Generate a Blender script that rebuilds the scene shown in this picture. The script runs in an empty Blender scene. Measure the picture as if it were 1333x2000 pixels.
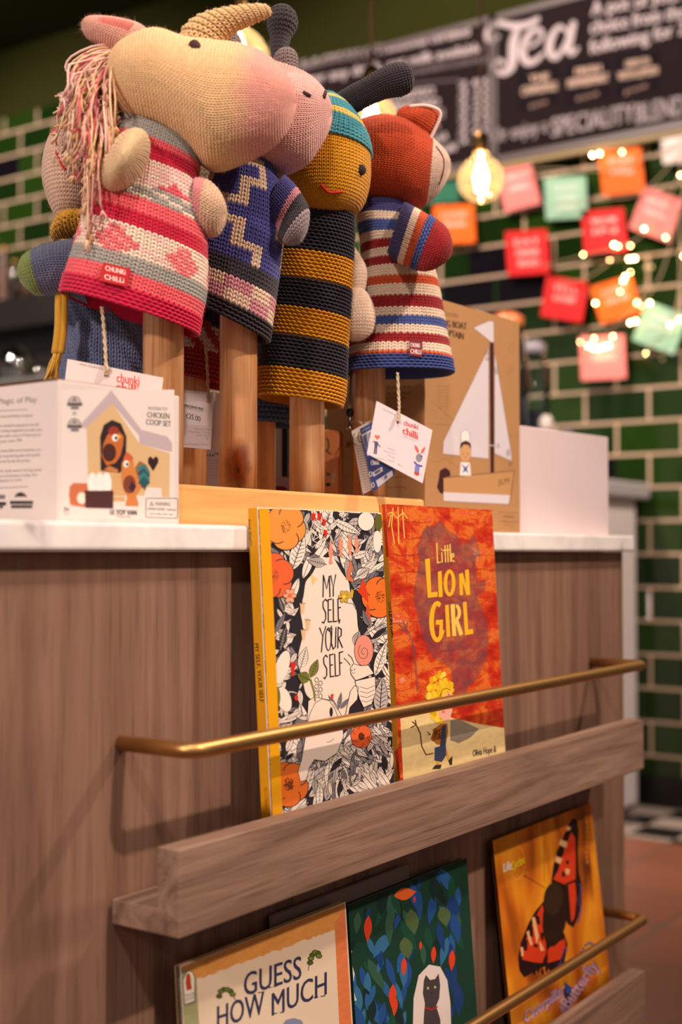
import bpy, bmesh, math, random
import numpy as np
from mathutils import Vector, Matrix
from mathutils.geometry import tessellate_polygon

SC = bpy.context.scene
COL = SC.collection
random.seed(7)
RNG = np.random.default_rng(7)

# ------------------------------------------------------------------ camera
FPX = 2532.0
TH = math.radians(34.6)
PITCH = math.atan(77 / FPX)
DIST, EYE = 0.84, 0.892
CAM = np.array([0, -DIST, EYE])
ZV = np.array([0, 0, 1.0])
FH = np.array([math.cos(TH), math.sin(TH), 0])
RV = np.array([math.sin(TH), -math.cos(TH), 0])
FV = FH * math.cos(PITCH) + ZV * math.sin(PITCH)
UV = np.cross(RV, FV)
cam = bpy.data.cameras.new('camera')
cam.sensor_fit = 'HORIZONTAL'
cam.sensor_width = 24
cam.lens = FPX / 1333 * 24
cam.clip_start = 0.05
cam.dof.use_dof = True
cam.dof.focus_distance = 1.45
cam.dof.aperture_fstop = 3.0
cam.dof.aperture_blades = 0
camo = bpy.data.objects.new('camera', cam)
COL.objects.link(camo)
M = Matrix.Identity(4)
for i in range(3):
    M[i][0], M[i][1], M[i][2], M[i][3] = RV[i], UV[i], -FV[i], CAM[i]
camo.matrix_world = M
SC.camera = camo

# ------------------------------------------------------------------ light
SC.view_settings.view_transform = 'Standard'
SC.view_settings.look = 'None'
SC.view_settings.exposure = 1.05
SC.view_settings.gamma = 1.0
SC.view_settings.use_curve_mapping = False
W = bpy.data.worlds.new('world')
SC.world = W
W.use_nodes = True
bg = W.node_tree.nodes['Background']
bg.inputs[0].default_value = (1.0, 0.80, 0.68, 1)
bg.inputs[1].default_value = 0.18

def lamp(name, kind, loc, target, power, size, color, spot=None, blend=0.6):
    l = bpy.data.lights.new(name, kind)
    l.energy = power
    l.color = color
    if kind == 'AREA':
        l.shape = 'DISK'
        l.size = size
    else:
        l.shadow_soft_size = size
    if kind == 'SPOT':
        l.spot_size = math.radians(spot)
        l.spot_blend = blend
    o = bpy.data.objects.new(name, l)
    COL.objects.link(o)
    o.location = loc
    d = Vector(target) - Vector(loc)
    o.rotation_euler = d.to_track_quat('-Z', 'Y').to_euler()
    return o

WARM = (1.0, 0.80, 0.66)
lamp('ceiling_or_fill_spot', 'SPOT', (1.05, -2.3, 3.05), (1.2, 0.0, 1.08), 175, 0.05, WARM, 40, 1.0)
lamp('ceiling_or_fill_spot', 'SPOT', (3.1, -1.5, 3.2), (1.3, 0.1, 0.9), 130, 0.06, WARM, 55)
lamp('ceiling_or_fill_spot', 'SPOT', (-0.6, -1.2, 3.0), (1.0, 0.1, 1.1), 60, 0.08, (1.0, 0.86, 0.76), 60)  # unseen fill from the front left, lifts the shaded heads
lamp('wall_spot', 'SPOT', (-1.7, -0.25, 2.15), (1.0, 0.08, 1.12), 95, 0.09, (1.0, 0.82, 0.74), 42)
lamp('ceiling_or_fill_spot', 'SPOT', (2.3, 1.3, 3.3), (4.4, 1.6, 1.6), 190, 0.06, WARM, 95)
lamp('ceiling_or_fill_spot', 'SPOT', (2.2, 4.0, 3.3), (4.2, 3.8, 1.7), 190, 0.09, WARM, 95)  # unseen fill, added to brighten the chrome and glassware at far left
lamp('ceiling_or_fill_spot', 'SPOT', (3.3, -0.7, 3.3), (4.0, 0.7, 0.4), 150, 0.06, WARM, 60)  # unseen fill, aimed to brighten the end of the back bar

# ------------------------------------------------------------------ pixel -> place helpers
def ray(px, py):
    return FV + RV * ((px - 666.5) / FPX) + UV * ((1000 - py) / FPX)

def P(px, py, t):
    return CAM + ray(px, py) * t

def on(px, py, ax, val):
    d = ray(px, py)
    return CAM + d * ((val - CAM[ax]) / d[ax])

def proj(p):
    d = np.asarray(p) - CAM
    t = d @ FV
    return (666.5 + FPX * (d @ RV) / t, 1000 - FPX * (d @ UV) / t)

def depth(p):
    return float((np.asarray(p) - CAM) @ FV)

# ------------------------------------------------------------------ object helpers
def tag(o, label=None, cat=None, group=None, kind=None):
    if label: o['label'] = label
    if cat: o['category'] = cat
    if group: o['group'] = group
    if kind: o['kind'] = kind
    return o

def thing(name, label, cat, loc, group=None):
    o = bpy.data.objects.new(name, None)
    o.empty_display_size = 0.02
    COL.objects.link(o)
    o.location = [float(x) for x in loc]
    return tag(o, label, cat, group)

def root_loc(o):
    while o.parent: o = o.parent
    return np.array(o.location)

def link(name, me, parent=None, loc=None):
    o = bpy.data.objects.new(name, me)
    COL.objects.link(o)
    if parent: o.parent = parent
    elif loc is not None: o.location = [float(x) for x in loc]
    return o

def mesh_np(name, V, faces, mats, parent=None, loc=None, col=None, smooth=True, midx=None):
    """V world coordinates; faces: list of int arrays (n,3)/(n,4)"""
    V = np.asarray(V, dtype=np.float64)
    off = root_loc(parent) if parent else (np.asarray(loc) if loc is not None else np.zeros(3))
    V = V - off
    me = bpy.data.meshes.new(name)
    faces = [np.asarray(f, dtype=np.int32) for f in faces if len(f)]
    nl = sum(f.size for f in faces)
    nf = sum(len(f) for f in faces)
    me.vertices.add(len(V)); me.loops.add(nl); me.polygons.add(nf)
    me.vertices.foreach_set('co', V.astype(np.float32).ravel())
    me.loops.foreach_set('vertex_index', np.concatenate([f.ravel() for f in faces]))
    tot = np.concatenate([np.full(len(f), f.shape[1], np.int32) for f in faces])
    st = np.concatenate([[0], np.cumsum(tot)[:-1]]).astype(np.int32)
    me.polygons.foreach_set('loop_start', st)
    me.polygons.foreach_set('use_smooth', np.full(nf, smooth))
    if midx is not None:
        me.polygons.foreach_set('material_index', np.asarray(midx, np.int32))
    me.update(calc_edges=True)
    me.validate()
    for m in (mats if isinstance(mats, (list, tuple)) else [mats]):
        me.materials.append(m)
    if col is not None:
        a = me.color_attributes.new('Col', 'FLOAT_COLOR', 'POINT')
        c = np.ones((len(V), 4), np.float32)
        c[:, :3] = col
        a.data.foreach_set('color', c.ravel())
    return link(name, me, parent, loc)

class MB:
    """collects boxes, tubes, lathes into one mesh"""
    def __init__(s):
        s.V = []; s.F = []; s.S = []; s.C = []; s.col = None
    def add(s, vs, fs, smooth=False, col=None):
        b = len(s.V)
        s.V += [tuple(map(float, v)) for v in vs]
        s.C += [col or s.col or (1, 1, 1)] * len(vs)
        for f in fs:
            s.F.append([b + i for i in f]); s.S.append(smooth)
        return s
    def box(s, x0, x1, y0, y1, z0, z1, **k):
        return s.frame((x0, y0, z0), (x1 - x0, 0, 0), (0, y1 - y0, 0), (0, 0, z1 - z0), **k)
    def frame(s, o, a, b, c, **k):
        o, a, b, c = map(np.asarray, (o, a, b, c))
        o = o.astype(float)
        vs = [o, o + a, o + a + b, o + b, o + c, o + a + c, o + a + b + c, o + b + c]
        return s.add(vs, [(0, 3, 2, 1), (4, 5, 6, 7), (0, 1, 5, 4), (1, 2, 6, 5), (2, 3, 7, 6), (3, 0, 4, 7)], **k)
    def rbox(s, x0, x1, y0, y1, z0, z1, r=0.002, seg=2, **k):
        bm = bmesh.new()
        bmesh.ops.create_cube(bm, size=1)
        for v in bm.verts:
            v.co = Vector(((x0 + x1) / 2 + v.co.x * (x1 - x0), (y0 + y1) / 2 + v.co.y * (y1 - y0), (z0 + z1) / 2 + v.co.z * (z1 - z0)))
        bmesh.ops.bevel(bm, geom=bm.edges[:], offset=r, segments=seg, affect='EDGES', profile=0.5)
        bm.verts.index_update()
        s.add([v.co[:] for v in bm.verts], [[v.index for v in f.verts] for f in bm.faces], smooth=False, **k)
        bm.free()
        return s
    def tube(s, pts, r, n=8, cap=True, **k):
        pts = [np.asarray(p, float) for p in pts]
        rs = r if isinstance(r, (list, tuple, np.ndarray)) else [r] * len(pts)
        T = []
        for i in range(len(pts)):
            d = pts[min(i + 1, len(pts) - 1)] - pts[max(i - 1, 0)]
            T.append(d / (np.linalg.norm(d) + 1e-12))
        ref = np.array([0, 0, 1.0]) if abs(T[0][2]) < .9 else np.array([1.0, 0, 0])
        nn = np.cross(T[0], ref); nn /= np.linalg.norm(nn)
        vs = []
        for i, p in enumerate(pts):
            nn = nn - T[i] * (nn @ T[i]); nn /= (np.linalg.norm(nn) + 1e-12)
            bb = np.cross(T[i], nn)
            for j in range(n):
                a = 2 * math.pi * j / n
                vs.append(p + (nn * math.cos(a) + bb * math.sin(a)) * rs[i])
        fs = []
        for i in range(len(pts) - 1):
            for j in range(n):
                k2 = (j + 1) % n
                fs.append((i * n + j, i * n + k2, (i + 1) * n + k2, (i + 1) * n + j))
        if cap:
            fs.append(tuple(range(n - 1, -1, -1)))
            fs.append(tuple((len(pts) - 1) * n + j for j in range(n)))
        return s.add(vs, fs, smooth=True, **k)
    def lathe(s, c, prof, n=32, axis=(0, 0, 1), smooth=True, **k):
        c = np.asarray(c, float); ax = np.asarray(axis, float); ax /= np.linalg.norm(ax)
        ref = np.array([1.0, 0, 0]) if abs(ax[0]) < .9 else np.array([0, 1.0, 0])
        e1 = np.cross(ax, ref); e1 /= np.linalg.norm(e1); e2 = np.cross(ax, e1)
        vs = []
        for r, z in prof:
            for j in range(n):
                a = 2 * math.pi * j / n
                vs.append(c + ax * z + (e1 * math.cos(a) + e2 * math.sin(a)) * max(r, 1e-6))
        fs = []
        for i in range(len(prof) - 1):
            for j in range(n):
                k2 = (j + 1) % n
                fs.append((i * n + j, i * n + k2, (i + 1) * n + k2, (i + 1) * n + j))
        return s.add(vs, fs, smooth=smooth, **k)
    def ball(s, c, r, n=12, **k):
        m = max(4, n // 2)
        return s.lathe(c, [(r * math.sin(math.pi * i / m), -r * math.cos(math.pi * i / m)) for i in range(m + 1)], n, **k)
    def build(s, name, mat, parent=None, loc=None, bevel=None, color=False):
        off = root_loc(parent) if parent else (np.asarray(loc, float) if loc is not None else np.zeros(3))
        me = bpy.data.meshes.new(name)
        me.from_pydata([tuple(np.asarray(v) - off) for v in s.V], [], s.F)
        me.polygons.foreach_set('use_smooth', s.S)
        for m in (mat if isinstance(mat, (list, tuple)) else [mat]): me.materials.append(m)
        if color:
            a = me.color_attributes.new('Col', 'FLOAT_COLOR', 'POINT')
            a.data.foreach_set('color', np.array([(*c[:3], 1) for c in s.C], np.float32).ravel())
        o = link(name, me, parent, loc)
        if bevel:
            b = o.modifiers.new('bevel', 'BEVEL'); b.width = bevel; b.segments = 2; b.limit_method = 'ANGLE'
        return o

# ------------------------------------------------------------------ materials
def lin(r, g, b):
    f = lambda c: (c / 255 / 12.92) if c / 255 <= .04045 else ((c / 255 + .055) / 1.055) ** 2.4
    return (f(r), f(g), f(b))

def mat(name, base=(.8, .8, .8), rough=.5, metal=0, **kw):
    m = bpy.data.materials.new(name)
    m.use_nodes = True
    b = m.node_tree.nodes['Principled BSDF']
    b.inputs['Base Color'].default_value = (*base, 1)
    b.inputs['Roughness'].default_value = rough
    b.inputs['Metallic'].default_value = metal
    for k, v in kw.items():
        b.inputs[k.replace('_', ' ')].default_value = v
    return m

def nodes(m):
    t = m.node_tree
    return t, t.nodes['Principled BSDF'], t.nodes.new, t.links.new

def ramp(n, stops, const=False):
    r = n('ShaderNodeValToRGB')
    e = r.color_ramp.elements
    while len(e) < len(stops): e.new(0.5)
    for el, (p, c) in zip(e, stops):
        el.position = p; el.color = (*c, 1)
    if const: r.color_ramp.interpolation = 'CONSTANT'
    return r

def coords(n, l, scale, kind='Object', rot=(0, 0, 0)):
    tc = n('ShaderNodeTexCoord'); mp = n('ShaderNodeMapping')
    mp.inputs['Scale'].default_value = scale
    mp.inputs['Rotation'].default_value = rot
    l(tc.outputs[kind], mp.inputs['Vector'])
    return mp.outputs[0]

def noise(n, l, vec, scale, detail=4, rough=.55, dist=0):
    x = n('ShaderNodeTexNoise')
    x.inputs['Scale'].default_value = scale; x.inputs['Detail'].default_value = detail
    x.inputs['Roughness'].default_value = rough; x.inputs['Distortion'].default_value = dist
    l(vec, x.inputs['Vector'])
    return x.outputs[0]

def wood(name, dark, mid, light, axis, rough=.45, spec=.3, freq=1.0, bump=.25, pores=True):
    """axis: 0/1/2 grain direction"""
    m = mat(name, mid, rough); t, b, n, l = nodes(m)
    sc = [22.0 * freq] * 3; sc[axis] = 1.3 * freq
    v = coords(n, l, sc)
    f1 = noise(n, l, v, 1.0, 5, .55, 1.2)
    r1 = ramp(n, [(.28, dark), (.5, mid), (.72, light)]); l(f1, r1.inputs[0])
    sc2 = [420.0] * 3; sc2[axis] = 9.0
    f2 = noise(n, l, coords(n, l, sc2), 1.0, 3, .6)
    r2 = ramp(n, [(.30, (.50, .46, .44)), (.46, (1, 1, 1))] if pores else [(.3, (.86, .85, .84)), (.5, (1, 1, 1))]); l(f2, r2.inputs[0])
    mx = n('ShaderNodeMix'); mx.data_type = 'RGBA'; mx.blend_type = 'MULTIPLY'; mx.inputs[0].default_value = .8
    l(r1.outputs[0], mx.inputs[6]); l(r2.outputs[0], mx.inputs[7]); l(mx.outputs[2], b.inputs['Base Color'])
    bp = n('ShaderNodeBump'); bp.inputs['Strength'].default_value = bump; bp.inputs['Distance'].default_value = .001
    l(f2, bp.inputs['Height']); l(bp.outputs[0], b.inputs['Normal'])
    b.inputs['Specular IOR Level'].default_value = spec
    return m

def attr_mat(name, rough=.5, sheen=0, vary=0.0, vscale=60, spec=.3, stretch=(1, 1, 1)):
    m = mat(name, (.8, .8, .8), rough); t, b, n, l = nodes(m)
    a = n('ShaderNodeAttribute'); a.attribute_name = 'Col'
    out = a.outputs['Color']
    if vary:
        f = noise(n, l, coords(n, l, stretch), vscale, 5, .65)
        r = ramp(n, [(.25, (1 - vary,) * 3), (.75, (1 + vary * .0 + .0,) * 3)]); l(f, r.inputs[0])
        mx = n('ShaderNodeMix'); mx.data_type = 'RGBA'; mx.blend_type = 'MULTIPLY'; mx.inputs[0].default_value = 1
        l(out, mx.inputs[6]); l(r.outputs[0], mx.inputs[7]); out = mx.outputs[2]
    l(out, b.inputs['Base Color'])
    b.inputs['Specular IOR Level'].default_value = spec
    if sheen:
        b.inputs['Sheen Weight'].default_value = sheen
        b.inputs['Sheen Roughness'].default_value = .5
    return m

YARN = attr_mat('yarn', .95, .25, .22, 900, .1)
PRINT = attr_mat('print', .42, 0, 0, 60, .35)
PAINT = attr_mat('painted_print', .42, 0, .22, 75, .35, (1, 1, 2.6))
CHALK = attr_mat('chalk', .95, 0, 0, 60, .05)
CARD = attr_mat('card_print', .6, 0, 0, 60, .2)

OAK_V = wood('oak_vertical', lin(102, 74, 60), lin(132, 99, 82), lin(152, 118, 99), 2, .5, .25, 1.0)
OAK_H = wood('oak_horizontal', lin(104, 79, 66), lin(138, 109, 92), lin(160, 130, 112), 0, .5, .25, 1.7, .4)
PINE_H = wood('pine_rail', lin(206, 146, 84), lin(226, 170, 104), lin(238, 188, 124), 0, .35, .4, 1.0, .1, False)
PINE_V = wood('varnished_post', lin(160, 104, 62), lin(206, 150, 102), lin(230, 184, 138), 2, .28, .5, 1.6, .12, True)
BRASS = mat('brass', lin(196, 150, 92), .42, 1)

def marble():
    m = mat('marble', (.8, .75, .73), .22); t, b, n, l = nodes(m)
    v = coords(n, l, (1, 1, 1))
    f = noise(n, l, v, 5, 8, .62, 2.2)
    r = ramp(n, [(.30, lin(140, 130, 136)), (.41, lin(226, 216, 214)), (.6, lin(242, 236, 232)), (.8, lin(234, 226, 224))]); l(f, r.inputs[0])
    l(r.outputs[0], b.inputs['Base Color']); return m
MARBLE = marble()

def tiles():
    m = mat('green_tile', (.02, .1, .02), .12); t, b, n, l = nodes(m)
    tc = n('ShaderNodeTexCoord'); sp = n('ShaderNodeSeparateXYZ'); cb = n('ShaderNodeCombineXYZ')
    l(tc.outputs['Object'], sp.inputs[0])
    BW, RH = .2427, .1178
    for src, off, dst in ((1, -1.2242 + BW * 40, 0), (2, -.883 + RH * 20, 1)):
        a = n('ShaderNodeMath'); a.inputs[1].default_value = off
        l(sp.outputs[src], a.inputs[0]); l(a.outputs[0], cb.inputs[dst])
    def brick(c1, c2, mo):
        k = n('ShaderNodeTexBrick'); k.offset = .5; k.squash = 1
        for nm, val in (('Scale', 1), ('Mortar Size', .0055), ('Mortar Smooth', 0), ('Bias', 0), ('Brick Width', BW), ('Row Height', RH)):
            k.inputs[nm].default_value = val
        k.inputs['Color1'].default_value = (*c1, 1); k.inputs['Color2'].default_value = (*c2, 1); k.inputs['Mortar'].default_value = (*mo, 1)
        l(cb.outputs[0], k.inputs['Vector']); return k
    k = brick((0, 0, 0), (1, 1, 1), (.5, .5, .5))
    r = ramp(n, [(0, lin(24, 46, 12)), (.45, lin(30, 54, 13)), (.8, lin(18, 38, 10))], True); l(k.outputs['Color'], r.inputs[0])
    mx = n('ShaderNodeMix'); mx.data_type = 'RGBA'
    l(k.outputs['Fac'], mx.inputs[0]); l(r.outputs[0], mx.inputs[6]); mx.inputs[7].default_value = (*lin(184, 158, 136), 1)
    l(mx.outputs[2], b.inputs['Base Color'])
    rr = n('ShaderNodeMath'); rr.operation = 'MULTIPLY_ADD'; rr.inputs[1].default_value = .7; rr.inputs[2].default_value = .1
    l(k.outputs['Fac'], rr.inputs[0]); l(rr.outputs[0], b.inputs['Roughness'])
    bp = n('ShaderNodeBump'); bp.invert = True; bp.inputs['Strength'].default_value = .5; bp.inputs['Distance'].default_value = .003
    l(k.outputs['Fac'], bp.inputs['Height']); l(bp.outputs[0], b.inputs['Normal'])
    return m
TILE = tiles()

def floor_mat(name, c1, c2, mo, size, mortar, checker=False):
    m = mat(name, c1, .4); t, b, n, l = nodes(m)
    v = coords(n, l, (1, 1, 1))
    if checker:
        k = n('ShaderNodeTexChecker'); k.inputs['Scale'].default_value = 1 / size
        k.inputs['Color1'].default_value = (*c1, 1); k.inputs['Color2'].default_value = (*c2, 1)
        l(v, k.inputs['Vector']); l(k.outputs[0], b.inputs['Base Color']); return m
    k = n('ShaderNodeTexBrick'); k.offset = 0
    for nm, val in (('Scale', 1), ('Mortar Size', mortar), ('Brick Width', size), ('Row Height', size)): k.inputs[nm].default_value = val
    k.inputs['Color1'].default_value = (*c1, 1); k.inputs['Color2'].default_value = (*c2, 1); k.inputs['Mortar'].default_value = (*mo, 1)
    l(v, k.inputs['Vector']); l(k.outputs['Color'], b.inputs['Base Color']); return m
TERRA = floor_mat('terracotta', lin(138, 84, 62), lin(126, 76, 56), lin(100, 76, 64), .3, .006)
CHECK = floor_mat('checker_tile', lin(150, 136, 128), lin(18, 14, 14), (0, 0, 0), .15, 0, True)
PAINT_GREEN = mat('green_wall_paint', lin(40, 42, 12), .9, Specular_IOR_Level=.1)
BLACK = mat('black_paint', lin(16, 13, 13), .35)
KRAFT = attr_mat('kraft_card', .75, 0, .12, 240, .15)
CHROME = mat('chrome', (.75, .74, .74), .12, 1)
GREYMET = mat('grey_laminate', lin(178, 172, 176), .5)
WHITECARD = mat('white_card', lin(212, 198, 192), .6)
ACRYL = mat('white_acrylic', lin(216, 196, 196), .5)
PAPER = mat('page_paper', lin(226, 214, 196), .8)

def glass(name, tint, gl=.12, trans=0.0, rough=.03):
    """thin clear glass: transparent body with mirror-like fresnel sheen"""
    m = bpy.data.materials.new(name); m.use_nodes = True; t = m.node_tree; t.nodes.clear()
    n, l = t.nodes.new, t.links.new
    tr = n('ShaderNodeBsdfTransparent'); tr.inputs[0].default_value = (*tint, 1)
    g = n('ShaderNodeBsdfGlossy'); g.inputs['Roughness'].default_value = rough
    fr = n('ShaderNodeLayerWeight'); fr.inputs[0].default_value = gl
    m1 = n('ShaderNodeMixShader'); l(fr.outputs['Fresnel'], m1.inputs[0]); l(tr.outputs[0], m1.inputs[1]); l(g.outputs[0], m1.inputs[2])
    out = m1
    if trans:
        tl = n('ShaderNodeBsdfTranslucent'); tl.inputs[0].default_value = (*tint, 1)
        m2 = n('ShaderNodeMixShader'); m2.inputs[0].default_value = trans
        l(m1.outputs[0], m2.inputs[1]); l(tl.outputs[0], m2.inputs[2]); out = m2
    o = n('ShaderNodeOutputMaterial'); l(out.outputs[0], o.inputs[0])
    return m
def emit(name, col, s):
    m = bpy.data.materials.new(name); m.use_nodes = True; t = m.node_tree; t.nodes.clear()
    e = t.nodes.new('ShaderNodeEmission'); e.inputs[0].default_value = (*col, 1); e.inputs[1].default_value = s
    o = t.nodes.new('ShaderNodeOutputMaterial'); t.links.new(e.outputs[0], o.inputs[0]); return m
AMBER = glass('amber_glass', (1.0, .80, .50), .25, .06)
CLEAR = glass('clear_glass', (.86, .9, .92), .35)
FILAMENT = emit('glowing_filament', (1.0, .72, .42), 110)
FAIRY = emit('fairy_glow', (1.0, .62, .26), 34)

# ------------------------------------------------------------------ flat printing
_txt = {}
def text_mesh(s):
    if s in _txt: return _txt[s]
    cu = bpy.data.curves.new('t', 'FONT'); cu.body = s; cu.resolution_u = 3
    ob = bpy.data.objects.new('t', cu)
    me = bpy.data.meshes.new_from_object(ob)
    V = np.array([v.co[:2] for v in me.vertices]) if len(me.vertices) else np.zeros((0, 2))
    Fc = [list(p.vertices) for p in me.polygons]
    bpy.data.objects.remove(ob); bpy.data.curves.remove(cu); bpy.data.meshes.remove(me)
    _txt[s] = (V, Fc)
    return _txt[s]
CAPH = None

class Art:
    """printing on a plane: shapes are given where the picture shows them and are laid on the plane"""
    EPS = 4e-5
    def __init__(s, o, n, k=(1, 0, 0)):
        s.o = np.asarray(o, float); n = np.asarray(n, float); n = n / np.linalg.norm(n)
        if n @ (CAM - s.o) < 0: n = -n
        s.n = n; s.k = k; s.V = []; s.F = []; s.C = []; s.L = 1
    def pt(s, x, y, layer):
        k, ox, oy = s.k
        d = ray(ox + x * k, oy + y * k)
        return CAM + d * (((s.o - CAM) @ s.n) / (d @ s.n)) + s.n * (s.EPS * layer)
    def cut(s, quad):
        """keep only what lies inside this convex picture outline"""
        q = [np.array(p, float) for p in quad]
        ar = sum(q[i][0] * q[(i + 1) % len(q)][1] - q[(i + 1) % len(q)][0] * q[i][1] for i in range(len(q)))
        s.clip = q if ar > 0 else q[::-1]
    clip = None
    cnt = 0
    def raw(s, pts, faces, col, layer):
        s.cnt += 1
        layer = layer + (s.cnt % 16) * .006
        if s.clip is not None:
            k, ox, oy = s.k
            A = [np.array([ox + x * k, oy + y * k]) for x, y in pts]
            ins = lambda p, i: (s.clip[(i + 1) % len(s.clip)][0] - s.clip[i][0]) * (p[1] - s.clip[i][1]) - (s.clip[(i + 1) % len(s.clip)][1] - s.clip[i][1]) * (p[0] - s.clip[i][0])
            if not all(ins(p, i) >= 0 for p in A for i in range(len(s.clip))):
                out_p, out_f = [], []
                for f in faces:
                    pl = [A[i] for i in f]
                    for i in range(len(s.clip)):
                        if not pl: break
                        new = []
                        for j in range(len(pl)):
                            p, q = pl[j], pl[(j + 1) % len(pl)]
                            dp, dq = ins(p, i), ins(q, i)
                            if dp >= 0: new.append(p)
                            if (dp >= 0) != (dq >= 0): new.append(p + (q - p) * (dp / (dp - dq)))
                        pl = new
                    if len(pl) > 2:
                        out_f.append(tuple(range(len(out_p), len(out_p) + len(pl))))
                        out_p += [((p[0] - ox) / k, (p[1] - oy) / k) for p in pl]
                pts, faces = out_p, out_f
                if not faces: return
        b = len(s.V)
        s.V += [s.pt(x, y, layer) for x, y in pts]
        s.C += [col] * len(pts)
        s.F += [[b + i for i in f] for f in faces]
    def poly(s, pts, col, layer=None):
        layer = s.L if layer is None else layer
        tri = tessellate_polygon([[Vector((x, y, 0)) for x, y in pts]])
        s.raw(pts, tri, col, layer)
    def rect(s, x0, y0, x1, y1, col, layer=None):
        s.poly([(x0, y0), (x1, y0), (x1, y1), (x0, y1)], col, layer)
    def ell(s, cx, cy, rx, ry, col, layer=None, rot=0, n=18):
        c, q = math.cos(rot), math.sin(rot)
        s.raw([(cx + rx * math.cos(a) * c - ry * math.sin(a) * q, cy + rx * math.cos(a) * q + ry * math.sin(a) * c)
               for a in [2 * math.pi * i / n for i in range(n)]], [tuple(range(n))], col, s.L if layer is None else layer)
    def leaf(s, x, y, ln, w, rot, col, layer=None, vein=None, ribs=0):
        c, q = math.cos(rot), math.sin(rot); T = lambda a, b: (x + a * c - b * q, y + a * q + b * c)
        n = 7
        up = [T(ln * i / n, w * math.sin(math.pi * (i / n) ** .85)) for i in range(n + 1)]
        dn = [T(ln * i / n, -w * math.sin(math.pi * (i / n) ** .85)) for i in range(n - 1, 0, -1)]
        layer = s.L if layer is None else layer
        s.raw(up + dn, [tuple(range(len(up + dn)))], col, layer)
        if vein:
            s.stroke([T(0, 0), T(ln * .92, 0)], w * .13, vein, layer + .5)
            for i in range(ribs):
                a = (i + 1) / (ribs + 1); hh = w * .8 * math.sin(math.pi * a ** .85)
                for sg in (1, -1):
                    s.stroke([T(ln * a * .9, 0), T(ln * a * .9 + hh * .7, sg * hh)], w * .09, vein, layer + .5, caps=False)
    def stroke(s, pts, w, col, layer=None, closed=False, caps=True):
        """one ribbon along a polyline, with rounded ends"""
        layer = s.L if layer is None else layer
        P_ = [np.array(p[:2], float) for p in pts]
        P_ = [p for i, p in enumerate(P_) if i == 0 or np.linalg.norm(p - P_[i - 1]) > 1e-6]
        if closed: P_ = P_ + [P_[0], P_[1]]
        n = len(P_)
        if n < 2: return
        D = [(P_[i + 1] - P_[i]) / np.linalg.norm(P_[i + 1] - P_[i]) for i in range(n - 1)]
        Lf, Rt = [], []
        for i in range(n):
            d0, d1 = D[max(i - 1, 0)], D[min(i, n - 2)]
            m = d0 + d1; L = np.linalg.norm(m)
            if L < .35:     # hairpin: end here and start again
                s.stroke(P_[:i + 1], w, col, layer, caps=caps); s.stroke(P_[i:], w, col, layer + .3, caps=caps); return
            m = m / L; nn = np.array([-m[1], m[0]])
            h = w / 2 / max(nn @ np.array([-d1[1], d1[0]]), .55)
            Lf.append(P_[i] + nn * h); Rt.append(P_[i] - nn * h)
        pts2 = Lf + Rt
        fs = [(i, i + 1, n + i + 1, n + i) for i in range(n - 1)]
        if caps and not closed:
            for e, d in ((0, -D[0]), (n - 1, D[-1])):
                nn = np.array([-d[1], d[0]]); k0 = len(pts2)
                pts2 += [P_[e] + (nn * math.cos(a_) + d * math.sin(a_)) * w / 2 for a_ in np.linspace(0, math.pi, 6)]
                fs.append(tuple(range(k0, k0 + 6)))
        s.raw(pts2, fs, col, layer)
    def ring(s, cx, cy, rx, ry, w, col, layer=None, a0=0, a1=360, n=20, rot=0):
        c, q = math.cos(rot), math.sin(rot)
        out, inn = [], []
        for i in range(n + 1):
            a = math.radians(a0 + (a1 - a0) * i / n)
            for lst, sg in ((out, .5), (inn, -.5)):
                u, v = max(rx + sg * w, .1) * math.cos(a), max(ry + sg * w, .1) * math.sin(a)
                lst.append((cx + u * c - v * q, cy + u * q + v * c))
        s.raw(out + inn, [(i, i + 1, n + 2 + i, n + 1 + i) for i in range(n)], col, s.L if layer is None else layer)
    def text(s, st, x0, y0, x1, y1, h, col, layer=None, bold=0):
        """baseline from (x0,y0) to (x1,y1); h = cap height"""
        V, Fc = text_mesh(st)
        if not len(V): return
        d = np.array([x1 - x0, y1 - y0], float); L = np.linalg.norm(d); d /= L
        up = np.array([d[1], -d[0]])
        if abs(d[0]) > abs(d[1]): up = np.array([0, -1.0])
        mn, mx = V[:, 0].min(), V[:, 0].max()
        for bi, bx in enumerate([0, bold] if bold else [0]):
            pts = [np.array([x0, y0]) + d * ((v[0] - mn) / (mx - mn) * L + bx) + up * (v[1] / .69 * h) for v in V]
            s.raw(pts, Fc, col, (s.L if layer is None else layer) + bi * .9)
    def build(s, name, parent, mat_=None, label=None):
        off = root_loc(parent)
        me = bpy.data.meshes.new(name)
        me.from_pydata([tuple(v - off) for v in s.V], [], s.F)
        a = me.color_attributes.new('Col', 'FLOAT_COLOR', 'POINT')
        a.data.foreach_set('color', np.array([(*c, 1) for c in s.C], np.float32).ravel())
        me.materials.append(mat_ or PRINT)
        o = link(name, me, parent)
        if label: o['label'] = label
        return o

K = lin
INK = K(38, 32, 34)

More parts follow.
